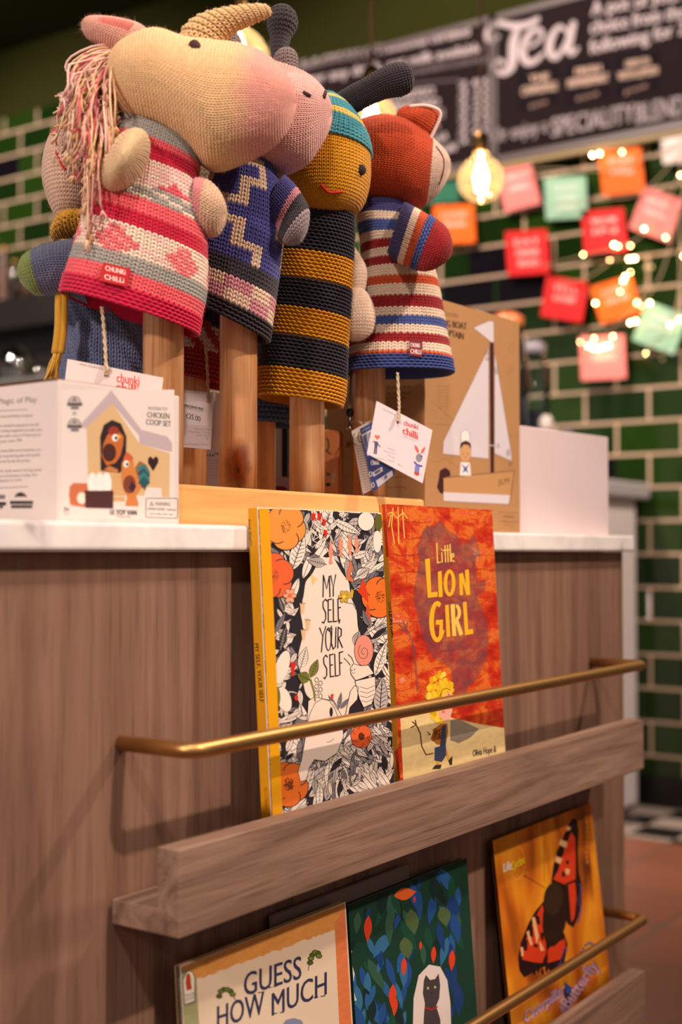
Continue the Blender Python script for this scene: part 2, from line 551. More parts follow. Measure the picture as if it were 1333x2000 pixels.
# ------------------------------------------------------------------ structure of the room
XW = 4.385
def struct(mb, name, m):
    return tag(mb.build(name, m), kind='structure')
struct(MB().box(-4, XW + .4, -4, 8, -.06, 0), 'floor', TERRA)
struct(MB().box(3.86, XW, -4, 8, 0, .004), 'trim_1', CHECK)
struct(MB().box(XW, XW + .1, -4, 8, 0, 3.085), 'wall_back', TILE)
BW_, RH_ = .2427, .1178
for i_, (px_, py_) in enumerate(((955, 490), (912, 557), (1030, 552), (970, 612), (3, 330), (1180, 905))):
    w_ = on(px_, py_, 0, XW)
    row = math.floor((w_[2] - .883) / RH_); sh_ = .5 if row % 2 else 0
    cl = math.floor((w_[1] - 1.2242) / BW_ - sh_) + sh_
    struct(MB().rbox(XW - .0012, XW + .01, 1.2242 + cl * BW_ + .0055, 1.2242 + (cl + 1) * BW_ - .0055, .883 + row * RH_ + .0055, .883 + (row + 1) * RH_ - .0055, .001), 'trim_%d' % (5 + i_), mat('black_tile', lin(16, 13, 20), .12))
struct(MB().box(XW + .003, XW + .1, -4, 8, 3.085, 3.45), 'trim_2', PAINT_GREEN)
struct(MB().box(XW - .012, XW, -4, 8, .004, .107), 'baseboard_back', BLACK)
struct(MB().box(-4, XW + .4, -4, 8, 3.432, 3.5), 'ceiling', PAINT_GREEN)
struct(MB().box(XW - .04, XW, -4, 2.52, 2.36, 3.432), 'trim_3', PAINT_GREEN)
struct(MB().box(XW - .06, XW - .04, -4, 2.50, 2.335, 2.362), 'trim_4', mat('painted_batten', lin(150, 130, 92), .6))

# ------------------------------------------------------------------ shop counter with book ledges
CX0, CX1 = -0.35, 2.043
ctr = thing('shop_counter', 'greyed oak shop counter with two book ledges and brass rails on its front', 'counter', (.9, .3, 0))
b = MB(); b.box(CX0, CX1, 0, .02, .07, .8915); b.build('front_panel', OAK_V, ctr)
b = MB(); b.box(CX1 - .02, CX1, .0202, .72, .07, .8915); b.build('side_panel', OAK_V, ctr)
b = MB(); b.box(CX0, CX1 - .021, .021, .72, .07, .8905); b.build('carcass', OAK_V, ctr)
b = MB(); b.box(CX0, CX1 - .03, .05, .70, 0.0005, .069); b.build('plinth', BLACK, ctr)
def ledge(z):
    x0, x1 = .853, 1.926
    prof = [(-.0005, z), (-.081, z), (-.081, z + .076), (-.0555, z + .076), (-.0555, z + .0223), (-.0005, z + .0223)]
    b = MB(); n = len(prof)
    b.add([(x0, y, zz) for y, zz in prof] + [(x1, y, zz) for y, zz in prof],
          [(0, 1, 4, 5), (1, 2, 3, 4), (n + 5, n + 4, n + 1, n), (n + 4, n + 3, n + 2, n + 1)] + [(i, n + i, n + (i + 1) % n, (i + 1) % n) for i in range(n)])
    b.build('book_ledge', OAK_H, ctr, bevel=.0012)
def rail(z):
    x0, x1, y = .8637, 1.912, -.0875
    pts = [(x0, -.0005, z), (x0, y + .016, z)]
    pts += [(x0 + .016 - .016 * math.cos(a), y + .016 - .016 * math.sin(a), z) for a in np.linspace(.2, 1.57, 7)]
    pts += [(x1 - .016 + .016 * math.sin(a), y + .016 - .016 * math.cos(a), z) for a in np.linspace(0, 1.37, 7)]
    pts += [(x1, y + .016, z), (x1, -.0005, z)]
    MB().tube(pts, .0075, 16).build('brass_rail', BRASS, ctr)['label'] = 'brushed brass rail'
for zz in (.5565, .1712): ledge(zz)
for zz in (.7175, .3305): rail(zz)
mb = MB(); mb.rbox(CX0 - .01, CX1 + .006, -.02, .74, .892, .918, .004, 3)
tag(mb.build('marble_worktop', MARBLE, loc=(.9, .3, .892)), 'white veined marble worktop on the oak counter', 'worktop')
TOP = .9182

# ------------------------------------------------------------------ peg stand
PY, PYB = .078, .182
stand = thing('peg_stand', 'varnished pine peg stand holding the knitted puppets on round posts', 'display stand', (1.2, .13, TOP))
MB().rbox(.970, 1.470, .056, .225, TOP, TOP + .014, .002).build('base_board', PINE_H, stand)
MB().rbox(.970, 1.470, .0395, .0558, TOP, .9605, .004, 3).build('front_rail', PINE_H, stand)
posts = [(1.004, PY, 1.34), (1.1278, PY, 1.31), (1.2586, PY, 1.26), (1.3941, PY, 1.25),
         (1.03, PYB, 1.24), (1.163, PYB, 1.22), (1.297, PYB, 1.22)]
def knot_post():
    m = VARN = wood('knotty_post', lin(160, 98, 54), lin(202, 140, 90), lin(226, 172, 122), 2, .25, .5, 1.5, .12, True)
    t, b, n, l = nodes(m)
    geo = n('ShaderNodeTexCoord'); mp = n('ShaderNodeMapping')
    c = on(466, 908, 1, PY - .0215) - root_loc(stand)
    mp.inputs['Location'].default_value = (-c[0] * 60, -c[1] * 60, -c[2] * 46)
    mp.inputs['Scale'].default_value = (60, 60, 46)
    l(geo.outputs['Object'], mp.inputs['Vector'])
    ln = n('ShaderNodeVectorMath'); ln.operation = 'LENGTH'; 
    nz = noise(n, l, mp.outputs[0], 1.6, 3)
    l(mp.outputs[0], ln.inputs[0])
    ad = n('ShaderNodeMath'); ad.operation = 'MULTIPLY_ADD'; ad.inputs[1].default_value = .5; l(nz, ad.inputs[0]); l(ln.outputs['Value'], ad.inputs[2])
    r = ramp(n, [(0, lin(70, 24, 12)), (.28, lin(60, 22, 12)), (.36, lin(30, 10, 6)), (.44, lin(150, 66, 26)), (.60, lin(120, 50, 20)), (.70, lin(182, 96, 44)), (1, (1, 1, 1))])
    half = n('ShaderNodeMath'); half.operation = 'MULTIPLY'; half.inputs[1].default_value = .4; l(ad.outputs[0], half.inputs[0]); l(half.outputs[0], r.inputs[0])
    old = b.inputs['Base Color'].links[0].from_socket
    mx = n('ShaderNodeMix'); mx.data_type = 'RGBA'
    rr = ramp(n, [(.5, (1, 1, 1)), (.8, (0, 0, 0))]); l(half.outputs[0], rr.inputs[0])
    l(rr.outputs[0], mx.inputs[0]); l(old, mx.inputs[6]); l(r.outputs[0], mx.inputs[7]); l(mx.outputs[2], b.inputs['Base Color'])
    return m
for i, (x, y, zt) in enumerate(posts):
    b = MB(); b.lathe((x, y, TOP + .0142), [(0, 0), (.0213, 0), (.0213, zt - TOP - .03), (.017, zt - TOP - .018), (0, zt - TOP - .0142)], 36)
    b.build('post', knot_post() if i == 1 else PINE_V, stand)

# ------------------------------------------------------------------ knitting
class Loft:
    """tube through cross-sections; a section = (left pixel, right pixel, distance, depth radius m[, pixel of 2nd axis])"""
    def __init__(s, secs, nu=64, nv=140, sq=1.0):
        C, A, B = [], [], []
        for sec in secs:
            Lp, Rp, t, d = sec[:4]
            tl, tr = (t if isinstance(t, tuple) else (t, t))
            l_, r_ = P(*Lp, tl), P(*Rp, tr)
            c = (l_ + r_) / 2
            C.append(c); A.append((r_ - l_) / 2)
            if len(sec) > 4: B.append(P(*sec[4], d) - c)
            else: B.append(FH * d)
        C, A, B = map(np.array, (C, A, B))
        def cr(X, n):
            m = len(X); ts = np.linspace(0, m - 1, n); i = np.minimum(ts.astype(int), m - 2); f = (ts - i)[:, None]
            g = lambda k: X[np.clip(k, 0, m - 1)]
            p0, p1, p2, p3 = g(i - 1), g(i), g(i + 1), g(i + 2)
            return .5 * ((2 * p1) + (-p0 + p2) * f + (2 * p0 - 5 * p1 + 4 * p2 - p3) * f ** 2 + (-p0 + 3 * p1 - 3 * p2 + p3) * f ** 3)
        # open out the ends that close to a point so they stay round
        C, A, B = cr(C, 240), cr(A, 240), cr(B, 240)
        ph = 2 * np.pi * np.arange(nu) / nu
        co, si = np.cos(ph), np.sin(ph)
        if sq != 1:
            co, si = np.sign(co) * abs(co) ** sq, np.sign(si) * abs(si) ** sq
        G = C[:, None] + A[:, None] * co[None, :, None] + B[:, None] * si[None, :, None]
        step = np.linalg.norm(np.diff(G, axis=0), axis=2).mean(1)
        s.length = step.sum()
        cum = np.concatenate([[0], np.cumsum(step)]) / s.length
        vv = np.linspace(0, 1, nv)
        idx = np.clip(np.searchsorted(cum, vv) - 1, 0, len(cum) - 2)
        f = ((vv - cum[idx]) / (cum[idx + 1] - cum[idx] + 1e-12))[:, None, None]
        s.G = G[idx] * (1 - f) + G[idx + 1] * f
        s.nu, s.nv = nu, nv
        du = np.roll(s.G, -1, 1) - np.roll(s.G, 1, 1)
        dv = np.gradient(s.G, axis=0)
        N = np.cross(du, dv)
        cen = s.G.mean(1)
        ln = np.linalg.norm(N, axis=2, keepdims=True)
        N = N / np.maximum(ln, 1e-12)
        if ((s.G - cen[:, None]) * N).sum() < 0: N = -N
        s.N = N
        s.per = np.linalg.norm(np.roll(s.G, -1, 1) - s.G, axis=2).sum(1)
    def ev(s, u, v, arr=None):
        arr = s.G if arr is None else arr
        u = (u % 1) * s.nu; i = np.floor(u).astype(int) % s.nu; fu = (u - np.floor(u))[..., None]
        w = np.clip(v, 0, 1) * (s.nv - 1); j = np.clip(w.astype(int), 0, s.nv - 2); fv = (w - j)[..., None]
        i2 = (i + 1) % s.nu
        return (arr[j, i] * (1 - fu) + arr[j, i2] * fu) * (1 - fv) + (arr[j + 1, i] * (1 - fu) + arr[j + 1, i2] * fu) * fv
    def perim(s, v): return np.interp(np.clip(v, 0, 1), np.linspace(0, 1, s.nv), s.per)

def leg_template():
    vs, fs = [], []
    m, k = 5, 4
    for sg in (1, -1):
        b0 = len(vs)
        for i in range(m):
            t = i / (m - 1)
            x = .05 + .36 * t ** .9; y = -.32 + 1.42 * t
            r = .245 * max(math.sin(math.pi * (t * .86 + .07)), .12) ** .7
            h = .20 * math.sin(math.pi * t)
            for j in range(k):
                a = math.radians(-25 + 230 * j / (k - 1))
                vs.append((sg * (x + r * math.cos(a)), y - .25 * r * math.cos(a), h + r * math.sin(a)))
        for i in range(m - 1):
            for j in range(k - 1):
                q = (b0 + i * k + j, b0 + i * k + j + 1, b0 + (i + 1) * k + j + 1, b0 + (i + 1) * k + j)
                fs.append(q if sg > 0 else q[::-1])
    return np.array(vs), np.array(fs)
def purl_template():
    vs, fs = [], []
    m, k = 7, 4
    for i in range(m):
        t = i / (m - 1)
        x = -.62 + 1.24 * t; y = .22 + .42 * math.sin(math.pi * t)
        r = .34 * max(math.sin(math.pi * (t * .8 + .1)), .2) ** .6
        h = .30 * math.sin(math.pi * t)
        for j in range(k):
            a = math.radians(-25 + 230 * j / (k - 1))
            vs.append((x, y + r * math.cos(a), h + r * math.sin(a)))
    for i in range(m - 1):
        for j in range(k - 1):
            fs.append((i * k + j, (i + 1) * k + j, (i + 1) * k + j + 1, i * k + j + 1))
    return np.array(vs), np.array(fs)
LEG, PURL = leg_template(), purl_template()

def knit(name, loft, ncol, nrow, colfn, parent, purl=lambda r: False, amp=1.0, cable=0, fuzz=900, rowoff=None, lean=0):
    """rows of V stitches (or purl bumps) following the loft, over a plain backing of the same wool"""
    Vs, Qs, Cs, Ts = [], [], [], []
    base = 0
    cc, rr = np.meshgrid(np.arange(ncol), np.arange(nrow))
    cc, rr = cc.ravel(), rr.ravel()
    colr = np.array([[colfn(c, r) for c in range(ncol)] for r in range(nrow)], float)
    pur = np.array([bool(purl(r)) for r in range(nrow)])
    cabf = (lambda u, v: cable * (.9 * np.cos(2 * np.pi * u * ncol / 8.0) + .7 * np.cos(2 * np.pi * (u * ncol / 4.0 + v * nrow / 7.0)))) if cable else (lambda u, v: 0 * u)
    for flag, (tv, tf) in ((False, LEG), (True, PURL)):
        sel = pur[rr] == flag
        if not sel.any(): continue
        c, r = cc[sel], rr[sel]
        u = (c[:, None] + .5 + (.5 * (r[:, None] % 2) if flag else 0) + tv[None, :, 0]) / ncol
        v = (r[:, None] + tv[None, :, 1]) / nrow
        w = np.minimum(loft.perim((r + .5) / nrow) / ncol, loft.length / nrow * 1.5)[:, None]
        p = loft.ev(u, v); n = loft.ev(u, v, loft.N)
        jit = 1 + RNG.normal(0, .06, (len(c), 1))
        p = p + n * ((tv[None, :, 2] * w * amp * jit) + cabf(u, v))[..., None]
        k = len(tv)
        Vs.append(p.reshape(-1, 3))
        Qs.append((np.arange(len(c))[:, None, None] * k + tf[None] + base).reshape(-1, 4))
        tint = 1 + RNG.normal(0, .035, (len(c), 1))
        Cs.append(np.repeat(np.clip(colr[r, c] * tint, 0, 1), k, 0))
        base += len(c) * k
    # backing
    U, V_ = np.meshgrid(np.arange(ncol) / ncol, np.linspace(0, 1, nrow + 1))
    p = loft.ev(U.ravel(), V_.ravel()) - loft.ev(U.ravel(), V_.ravel(), loft.N) * .0003 + loft.ev(U.ravel(), V_.ravel(), loft.N) * cabf(U.ravel(), V_.ravel())[:, None]
    Vs.append(p)
    ci = np.minimum(np.arange(nrow + 1), nrow - 1)
    Cs.append(colr[ci].reshape(-1, 3) * .9)
    j, i = np.meshgrid(np.arange(nrow), np.arange(ncol), indexing='ij')
    i2 = (i + 1) % ncol
    Qs.append(np.stack([j * ncol + i, j * ncol + i2, (j + 1) * ncol + i2, (j + 1) * ncol + i], -1).reshape(-1, 4) + base)
    base += len(p)
    # loose fibres
    if fuzz:
        u, v = RNG.random(fuzz), RNG.random(fuzz) * .98 + .01
        p, n = loft.ev(u, v), loft.ev(u, v, loft.N)
        w = loft.perim(v) / ncol
        d = n + RNG.normal(0, .55, n.shape); d /= np.linalg.norm(d, axis=1, keepdims=True)
        L = RNG.uniform(.0015, .0042, (fuzz, 1))
        s0 = np.cross(d, RNG.normal(0, 1, n.shape)); s0 /= np.linalg.norm(s0, axis=1, keepdims=True)
        p = p + n * (w * .35 * amp)[:, None]
        bend = RNG.normal(0, .35, n.shape)
        mid = p + d * L * .5; tip = p + (d + bend) * L
        q = np.stack([p - s0 * 7e-5, p + s0 * 7e-5, mid + s0 * 5e-5, mid - s0 * 5e-5, tip], 1)
        Vs.append(q.reshape(-1, 3))
        o = base + np.arange(fuzz)[:, None] * 5
        Qs.append(o + np.array([[0, 1, 2, 3]]))
        Ts.append(o + np.array([[3, 2, 4]]))
        cf = colr[np.minimum((v * nrow).astype(int), nrow - 1), (u * ncol).astype(int) % ncol]
        Cs.append(np.repeat(cf, 5, 0))
        base += fuzz * 5
    faces = [np.concatenate(Qs)] + ([np.concatenate(Ts)] if Ts else [])
    return mesh_np(name, np.concatenate(Vs), faces, YARN, parent, col=np.concatenate(Cs))

def yarn_strands(name, paths, cols, parent, r=.0009, n=5, loc=None):
    m = MB()
    for p, c in zip(paths, cols):
        m.col = c; m.tube(p, r, n)
    return m.build(name, YARN, parent, loc, color=True)

def bands(*seq):
    """(rows, colour) from the hem up -> list by row"""
    out = []
    for nrows, c in seq: out += [c] * nrows
    return out

def wobble(pts, s):
    return [np.asarray(p) + RNG.normal(0, s, 3) for p in pts]

def spline(pts, n=10):
    X = np.array(pts, float); m = len(X); ts = np.linspace(0, m - 1, n); i = np.minimum(ts.astype(int), m - 2); f = (ts - i)[:, None]
    g = lambda k: X[np.clip(k, 0, m - 1)]
    p0, p1, p2, p3 = g(i - 1), g(i), g(i + 1), g(i + 2)
    return .5 * ((2 * p1) + (-p0 + p2) * f + (2 * p0 - 5 * p1 + 4 * p2 - p3) * f ** 2 + (-p0 + 3 * p1 - 3 * p2 + p3) * f ** 3)

CREAM, PINK, LPINK = K(240, 200, 150), K(232, 160, 150), K(240, 196, 186)
HOT, CRIM, SALM, GREY = K(224, 36, 82), K(202, 26, 60), K(238, 98, 106), K(166, 160, 152)
WHITE, BEIGE, CHAR = K(236, 214, 192), K(206, 176, 150), K(58, 52, 58)

def on_loft(loft, px, py, off=.0):
    """surface point of a loft nearest to the line of sight through a pixel, on its near side"""
    d = ray(px, py); d = d / np.linalg.norm(d)
    q = loft.G.reshape(-1, 3) - CAM
    al = q @ d
    dist = np.linalg.norm(q - al[:, None] * d, axis=1)
    sc = dist * 12 + al
    sc[dist > .012] = 1e9
    k = int(np.argmin(sc))
    if dist[k] > .012: k = int(np.argmin(dist))
    return CAM + d * (al[k] - off)

# ---- puppet with the pink striped dress
T = 1.335
pa = thing('hand_puppet', 'knitted horned puppet with cream head, pink yarn mane and pink striped dress', 'puppet', (1.0, .08, 1.1), 'knitted hand puppets on the peg stand')
dress = Loft([((121, 574), (385, 655), T, .052), ((128, 545), (389, 628), T, .052), ((147, 486), (401, 570), T, .05), ((163, 430), (403, 512), T, .048),
              ((178, 375), (400, 455), T, .045), ((194, 335), (393, 402), T, .042), ((212, 295), (386, 352), T, .04), ((230, 258), (389, 322), T, .038), ((240, 226), (391, 298), T, .036)], sq=.9)
A_rows = bands((5, HOT), (4, SALM), (4, GREY), (8, 'tri'), (4, CRIM), (4, SALM), (4, 'mix'), (7, 'tri2'), (4, CRIM), (2, SALM), (5, GREY))
def a_col(c, r):
    k = A_rows[min(r, len(A_rows) - 1)]
    if k == 'tri':
        rl = r - 14; return (K(234, 118, 122) if (c + r) % 3 else K(240, 156, 150)) if abs((c + 3) % 11 - 5) < 3.6 - .7 * abs(rl - 1.5) and rl < 6 else (WHITE if (c // 2 + r) % 5 else LPINK)
    if k == 'tri2':
        rl = r - 33; return K(224, 92, 104) if abs((c + 8) % 14 - 7) < 3.2 - 1.2 * rl else (LPINK if (c // 2 + r) % 4 else WHITE)
    if k == 'mix': return WHITE if (c // 3 + r) % 3 == 0 else GREY
    return k
knit('dress', dress, 66, 50, a_col, pa, lambda r: r < 5, .95, fuzz=3600)
head = Loft([((215, 160), (215, 166), T, .003), ((219, 128), (221, 198), T, .03), ((232, 104), (236, 226), T, .05), ((262, 84), (268, 249), T, .064), ((310, 69), (318, 268), T, .07), ((366, 84), (372, 300), T, .07),
             ((425, 90), (415, 328), T, .068), ((480, 97), (466, 316), T, .062), ((525, 117), (516, 292), T, .052), ((556, 146), (550, 264), T, .038), ((574, 176), (571, 232), T, .02), ((580, 200), (580, 206), T, .003)])
def ahead(c, r):
    a = min(max((r - 48 - .8 * math.sin(c * .9)) / 8.0, 0), 1)
    return tuple(CREAM[i] * (1 - a) + K(236, 168, 154)[i] * a for i in range(3))
knit('head', head, 80, 76, ahead, pa, amp=.85, fuzz=5000)
horn = Loft([((352, 84), (424, 100), T, .022), ((360, 62), (430, 88), T, .022), ((378, 44), (437, 76), T, .02), ((405, 30), (452, 63), T, .018), ((440, 20), (476, 50), T, .0145), ((478, 13), (502, 40), T, .011), ((512, 10), (524, 31), T, .008), ((528, 16), (531, 23), T, .003)])
knit('horn', horn, 22, 24, lambda c, r: K(228, 192, 140), pa, lambda r: r % 2 == 0, 1.1, fuzz=700)
ear = Loft([((292, 62), (262, 116), T, .012), ((270, 48), (240, 106), T, .017), ((236, 40), (212, 96), T, .02), ((204, 36), (190, 84), T, .019), ((178, 35), (170, 72), T, .014), ((164, 42), (162, 60), T, .008), ((160, 50), (160, 53), T, .002)])
ear_ob = knit('ear', ear, 30, 24, lambda c, r: K(226, 170, 152), pa, amp=.9, fuzz=900)
inner = Loft([((262, 47), (250, 70), T - .012, .006), ((235, 40), (224, 66), T - .013, .007), ((205, 36), (198, 60), T - .013, .007), ((182, 37), (178, 56), T - .01, .005), ((172, 44), (172, 50), T - .008, .002)])
knit('ear_lining', inner, 14, 18, lambda c, r: K(222, 128, 116), ear_ob, amp=.9, fuzz=300)['label'] = 'deeper pink ear lining'
MB().ball(on_loft(head, 380, 90, .002), .0062, 12).build('eye', mat('brown_wool', lin(62, 36, 34), .9), pa)
arm = Loft([((214, 372), (262, 292), 1.33, 1.33, (262, 350)), ((208, 368), (276, 270), 1.305, 1.305, (274, 346)), ((211, 366), (279, 257), 1.288, 1.288, (276, 334)), ((215, 356), (276, 258), 1.270, 1.270, (270, 324)), ((222, 340), (266, 266), 1.254, 1.254, (260, 316)), ((231, 322), (254, 282), 1.244, 1.244, (250, 309)), ((240, 303), (240, 303), 1.240, 1.240, (240, 303))])
knit('arm', arm, 34, 14, lambda c, r: K(230, 186, 164) if r < 5 else K(232, 200, 156), pa, amp=.85, fuzz=700)
arm2 = Loft([((384, 352), (384, 428), T, .03), ((398, 352), (390, 446), T, .032), ((414, 360), (402, 458), T, .032), ((430, 378), (420, 458), T, .028), ((440, 400), (434, 442), T, .018), ((443, 418), (443, 422), T, .003)])
knit('arm', arm2, 34, 14, lambda c, r: K(220, 140, 140) if r < 3 else K(214, 178, 148), pa, amp=.85, fuzz=600)
# mane
paths, cols = [], []
pal = [CREAM, CREAM, K(234, 192, 156), LPINK, K(236, 176, 160), K(232, 160, 150), K(222, 100, 112), K(238, 204, 176), K(228, 180, 128), K(236, 170, 150)]
for i in range(520):
    s = random.random()
    x0, y0 = 234 - 12 * math.sin(s * 3.1) + random.uniform(-4, 12), 86 + 160 * s
    t0 = T + random.uniform(-.03, .06)
    ln = random.uniform(40, 190) * (1 - .3 * s)
    ex = x0 - random.uniform(4, 118) * (1 - .42 * s); ey = min(y0 + ln, 366)
    if s > .6 and random.random() < .16: ex, ey = random.uniform(160, 195), random.uniform(370, 470)
    mx_, my_ = x0 + (ex - x0) * .62 - random.uniform(2, 22), y0 + (ey - y0) * .25
    t1 = t0 + random.uniform(-.045, .02)
    p = spline([P(x0, y0, t0), P(mx_, my_, (t0 + t1) / 2 - .010), P((mx_ * .35 + ex * .65), my_ * .4 + ey * .6, t1 - .010), P(ex, ey, t1)], 9)
    p[2:] += np.cumsum(RNG.normal(0, .0011, (7, 3)), 0)
    c = random.choice(pal)
    paths.append(p); cols.append(c)
    for q in range(5):      # frayed end
        e = p[-1]; d = (p[-1] - p[-3]); d = d / np.linalg.norm(d)
        paths.append([e, e + (d + RNG.normal(0, .35, 3)) * random.uniform(.005, .012)]); cols.append(c)
mane = yarn_strands('mane', paths, cols, pa, .0011)
loops = []
for k in range(6):
    y = 82 + k * 9
    loops.append(spline([P(236, 92 + k * 3, T), P(190, 88 + k * 6, T - .01), P(140 + k * 4, y + 28, T - .005), P(128 + k * 6, y + 52, T), P(146 + k * 5, y + 62, T), P(190, y + 55, T - .005), P(222, y + 45, T)], 16))
yarn_strands('mane_loop', loops, [LPINK, CREAM, LPINK, K(226, 110, 110), LPINK, K(236, 190, 160)], pa, .0014)

# ---- puppet in the blue zigzag dress
T = 1.45
pb = thing('hand_puppet', 'knitted pink-nosed cow puppet in a blue dress with beige zigzags', 'puppet', (1.128, .08, 1.1), 'knitted hand puppets on the peg stand')
dressb = Loft([((362, 592), (523, 670), T, .045), ((366, 556), (530, 632), T, .045), ((372, 505), (539, 572), T, .045), ((380, 448), (548, 505), T, .043), ((395, 395), (553, 436), T, .04), ((412, 345), (549, 378), T, .038), ((428, 305), (538, 332), T, .034), ((440, 282), (530, 300), T, .03)], sq=.9)
BLUE = K(74, 72, 140)
STEP = [0, 0, 3, 3, 6, 6, 9, 6, 3]
def b_col(c, r):
    if r < 4: return CHAR
    if r < 10: return K(206, 140, 150) if ((c // 5 + (r - 4) // 3) % 2) else K(224, 192, 168)
    if r < 14: return CHAR
    if r > 40: return BEIGE
    k = (r - 14) // 5; zz = [8, 4, 0, 4, 8, 4, 0, 4]
    o0, o1 = zz[k % 8], zz[(k + 1) % 8]
    ph = (c + 3) % 13
    if ph in (o0, o0 + 1) or ((r - 14) % 5 >= 3 and min(o0, o1) <= ph <= max(o0, o1) + 1): return K(222, 192, 166)
    return BLUE
knit('dress', dressb, 54, 43, b_col, pb, lambda r: r < 4, .95, fuzz=1600)
headb = Loft([((428, 200), (428, 206), T, .003), ((440, 150), (440, 262), T, .05), ((480, 122), (480, 312), T, .064), ((530, 128), (520, 330), T, .066), ((575, 140), (560, 334), T, .062), ((606, 154), (598, 316), T, .052), ((630, 174), (624, 284), T, .036), ((645, 198), (643, 252), T, .02), ((649, 222), (649, 228), T, .003)])
knit('head', headb, 76, 60, lambda c, r: K(232, 178, 168) if r > 11 else BEIGE, pb, amp=.85, fuzz=1800)
for x, y in ((592, 180), (633, 190)):
    e = on_loft(headb, x, y, .0015); e2 = on_loft(headb, x + (14 if x < 600 else 3), y + (7 if x < 600 else -10), .0015)
    MB().tube([e, (e + e2) / 2 + (CAM - e) * .001, e2], .0022, 8).build('eye', mat('dark_wool', lin(54, 34, 34), .9), pb)
for secs in ([((424, 96), (470, 100), 1.46, .02), ((428, 80), (470, 84), 1.46, .02), ((438, 68), (462, 70), 1.46, .014), ((450, 64), (452, 64), 1.46, .002)],
             [((548, 150), (578, 140), 1.47, .016), ((538, 120), (580, 118), 1.47, .018), ((544, 104), (576, 104), 1.47, .014), ((560, 96), (564, 96), 1.47, .002)]):
    knit('horn', Loft(secs), 18, 9, lambda c, r: K(132, 116, 112), pb, amp=1.1, fuzz=300)
armb = Loft([((556, 345), (520, 420), T - .01, .022), ((574, 362), (535, 440), T - .015, .024), ((590, 385), (548, 458), T - .02, .024), ((602, 410), (554, 470), T - .025, .024), ((602, 436), (562, 476), T - .025, .02), ((596, 458), (576, 476), T - .025, .012), ((588, 472), (586, 474), T - .025, .002)])
knit('arm', armb, 28, 18, lambda c, r: BLUE if r < 5 else K(206, 140, 150) if r < 7 else CHAR if r < 11 else K(150, 134, 138), pb, amp=.9, fuzz=500)

# ---- bee
T = 1.56
pc = thing('hand_puppet', 'knitted bee puppet with yellow face and black and yellow striped body', 'puppet', (1.2586, .08, 1.1), 'knitted hand puppets on the peg stand')
YEL, BLK = K(214, 146, 20), K(50, 44, 54)
bodyc = Loft([((505, 776), (666, 796), T, .05), ((508, 742), (672, 768), T, .05), ((512, 690), (675, 716), T, .048), ((519, 640), (677, 666), T, .046), ((526, 590), (681, 615), T, .045), ((533, 540), (685, 562), T, .043), ((540, 490), (688, 510), T, .04), ((552, 445), (690, 460), T, .038), ((572, 412), (690, 422), T, .034)], sq=.9)
C_rows = bands((8, YEL), (9, BLK), (8, YEL), (8, BLK), (8, YEL), (13, BLK))
knit('body', bodyc, 50, 54, lambda c, r: C_rows[min(r, 53)], pc, lambda r: True, 1.0, fuzz=1500)
headc = Loft([((636, 434), (644, 434), T, .003), ((592, 420), (682, 422), T, .042), ((562, 394), (708, 400), T, .06), ((548, 355), (720, 362), T, .068), ((547, 315), (722, 325), T, .07), ((556, 278), (720, 296), T, .068), ((572, 244), (712, 266), T, .06), ((592, 214), (692, 228), T, .046), ((618, 194), (664, 200), T, .024), ((640, 187), (644, 187), T, .003)])
knit('head', headc, 68, 54, lambda c, r: K(216, 150, 20), pc, amp=.9, fuzz=1500)
hatc = Loft([((550, 284), (724, 306), T, .0715), ((560, 264), (722, 288), T, .07), ((578, 238), (714, 264), T, .062), ((594, 212), (694, 228), T, .05), ((618, 191), (666, 197), T, .027), ((640, 183), (644, 183), T, .003)])
TEAL, LEM = K(74, 152, 166), K(236, 204, 108)
H_rows = bands((7, TEAL), (2, LEM), (4, TEAL), (2, LEM), (4, TEAL), (5, LEM))
knit('knitted_cap', hatc, 52, 22, lambda c, r: H_rows[min(r, 23)], pc, lambda r: False, 1.15, fuzz=900)['label'] = 'teal and yellow striped cap'
e = on_loft(headc, 705, 332, .001)
MB().lathe(e, [(0, .003), (.005, .002), (.0066, 0), (.005, -.002)], 14, axis=CAM - e).build('eye', mat('eye_wool', lin(50, 34, 40), .9), pc)
sm = [on_loft(headc, x, y, .0025) for x, y in ((627, 360), (633, 367), (642, 375), (655, 376), (669, 374))]
MB().tube(spline(sm, 14), .0014, 6).build('mouth', mat('red_wool', lin(200, 24, 24), .8), pc)
ant = Loft([((652, 192), (684, 226), 1.56, .015), ((676, 176), (702, 214), 1.55, .016), ((706, 160), (724, 202), 1.54, .017), ((738, 142), (754, 188), 1.53, .019), ((765, 130), (784, 183), 1.53, .022), ((788, 128), (802, 174), 1.53, .02), ((803, 138), (808, 160), 1.53, .01), ((808, 150), (808, 152), 1.53, .002)])
knit('antenna', ant, 20, 30, lambda c, r: K(58, 50, 56), pc, amp=1.1, fuzz=700)
ant2 = Loft([((606, 196), (618, 206), 1.62, .012), ((566, 176), (590, 190), 1.6, .014), ((540, 140), (566, 146), 1.58, .014), ((532, 105), (562, 108), 1.575, .014), ((530, 74), (565, 76), 1.575, .016), ((525, 46), (578, 48), 1.575, .024), ((531, 24), (574, 26), 1.575, .02), ((545, 16), (560, 16), 1.575, .008), ((552, 14), (554, 14), 1.575, .002)])
knit('antenna', ant2, 20, 30, lambda c, r: K(66, 58, 62), pc, amp=1.1, fuzz=700)
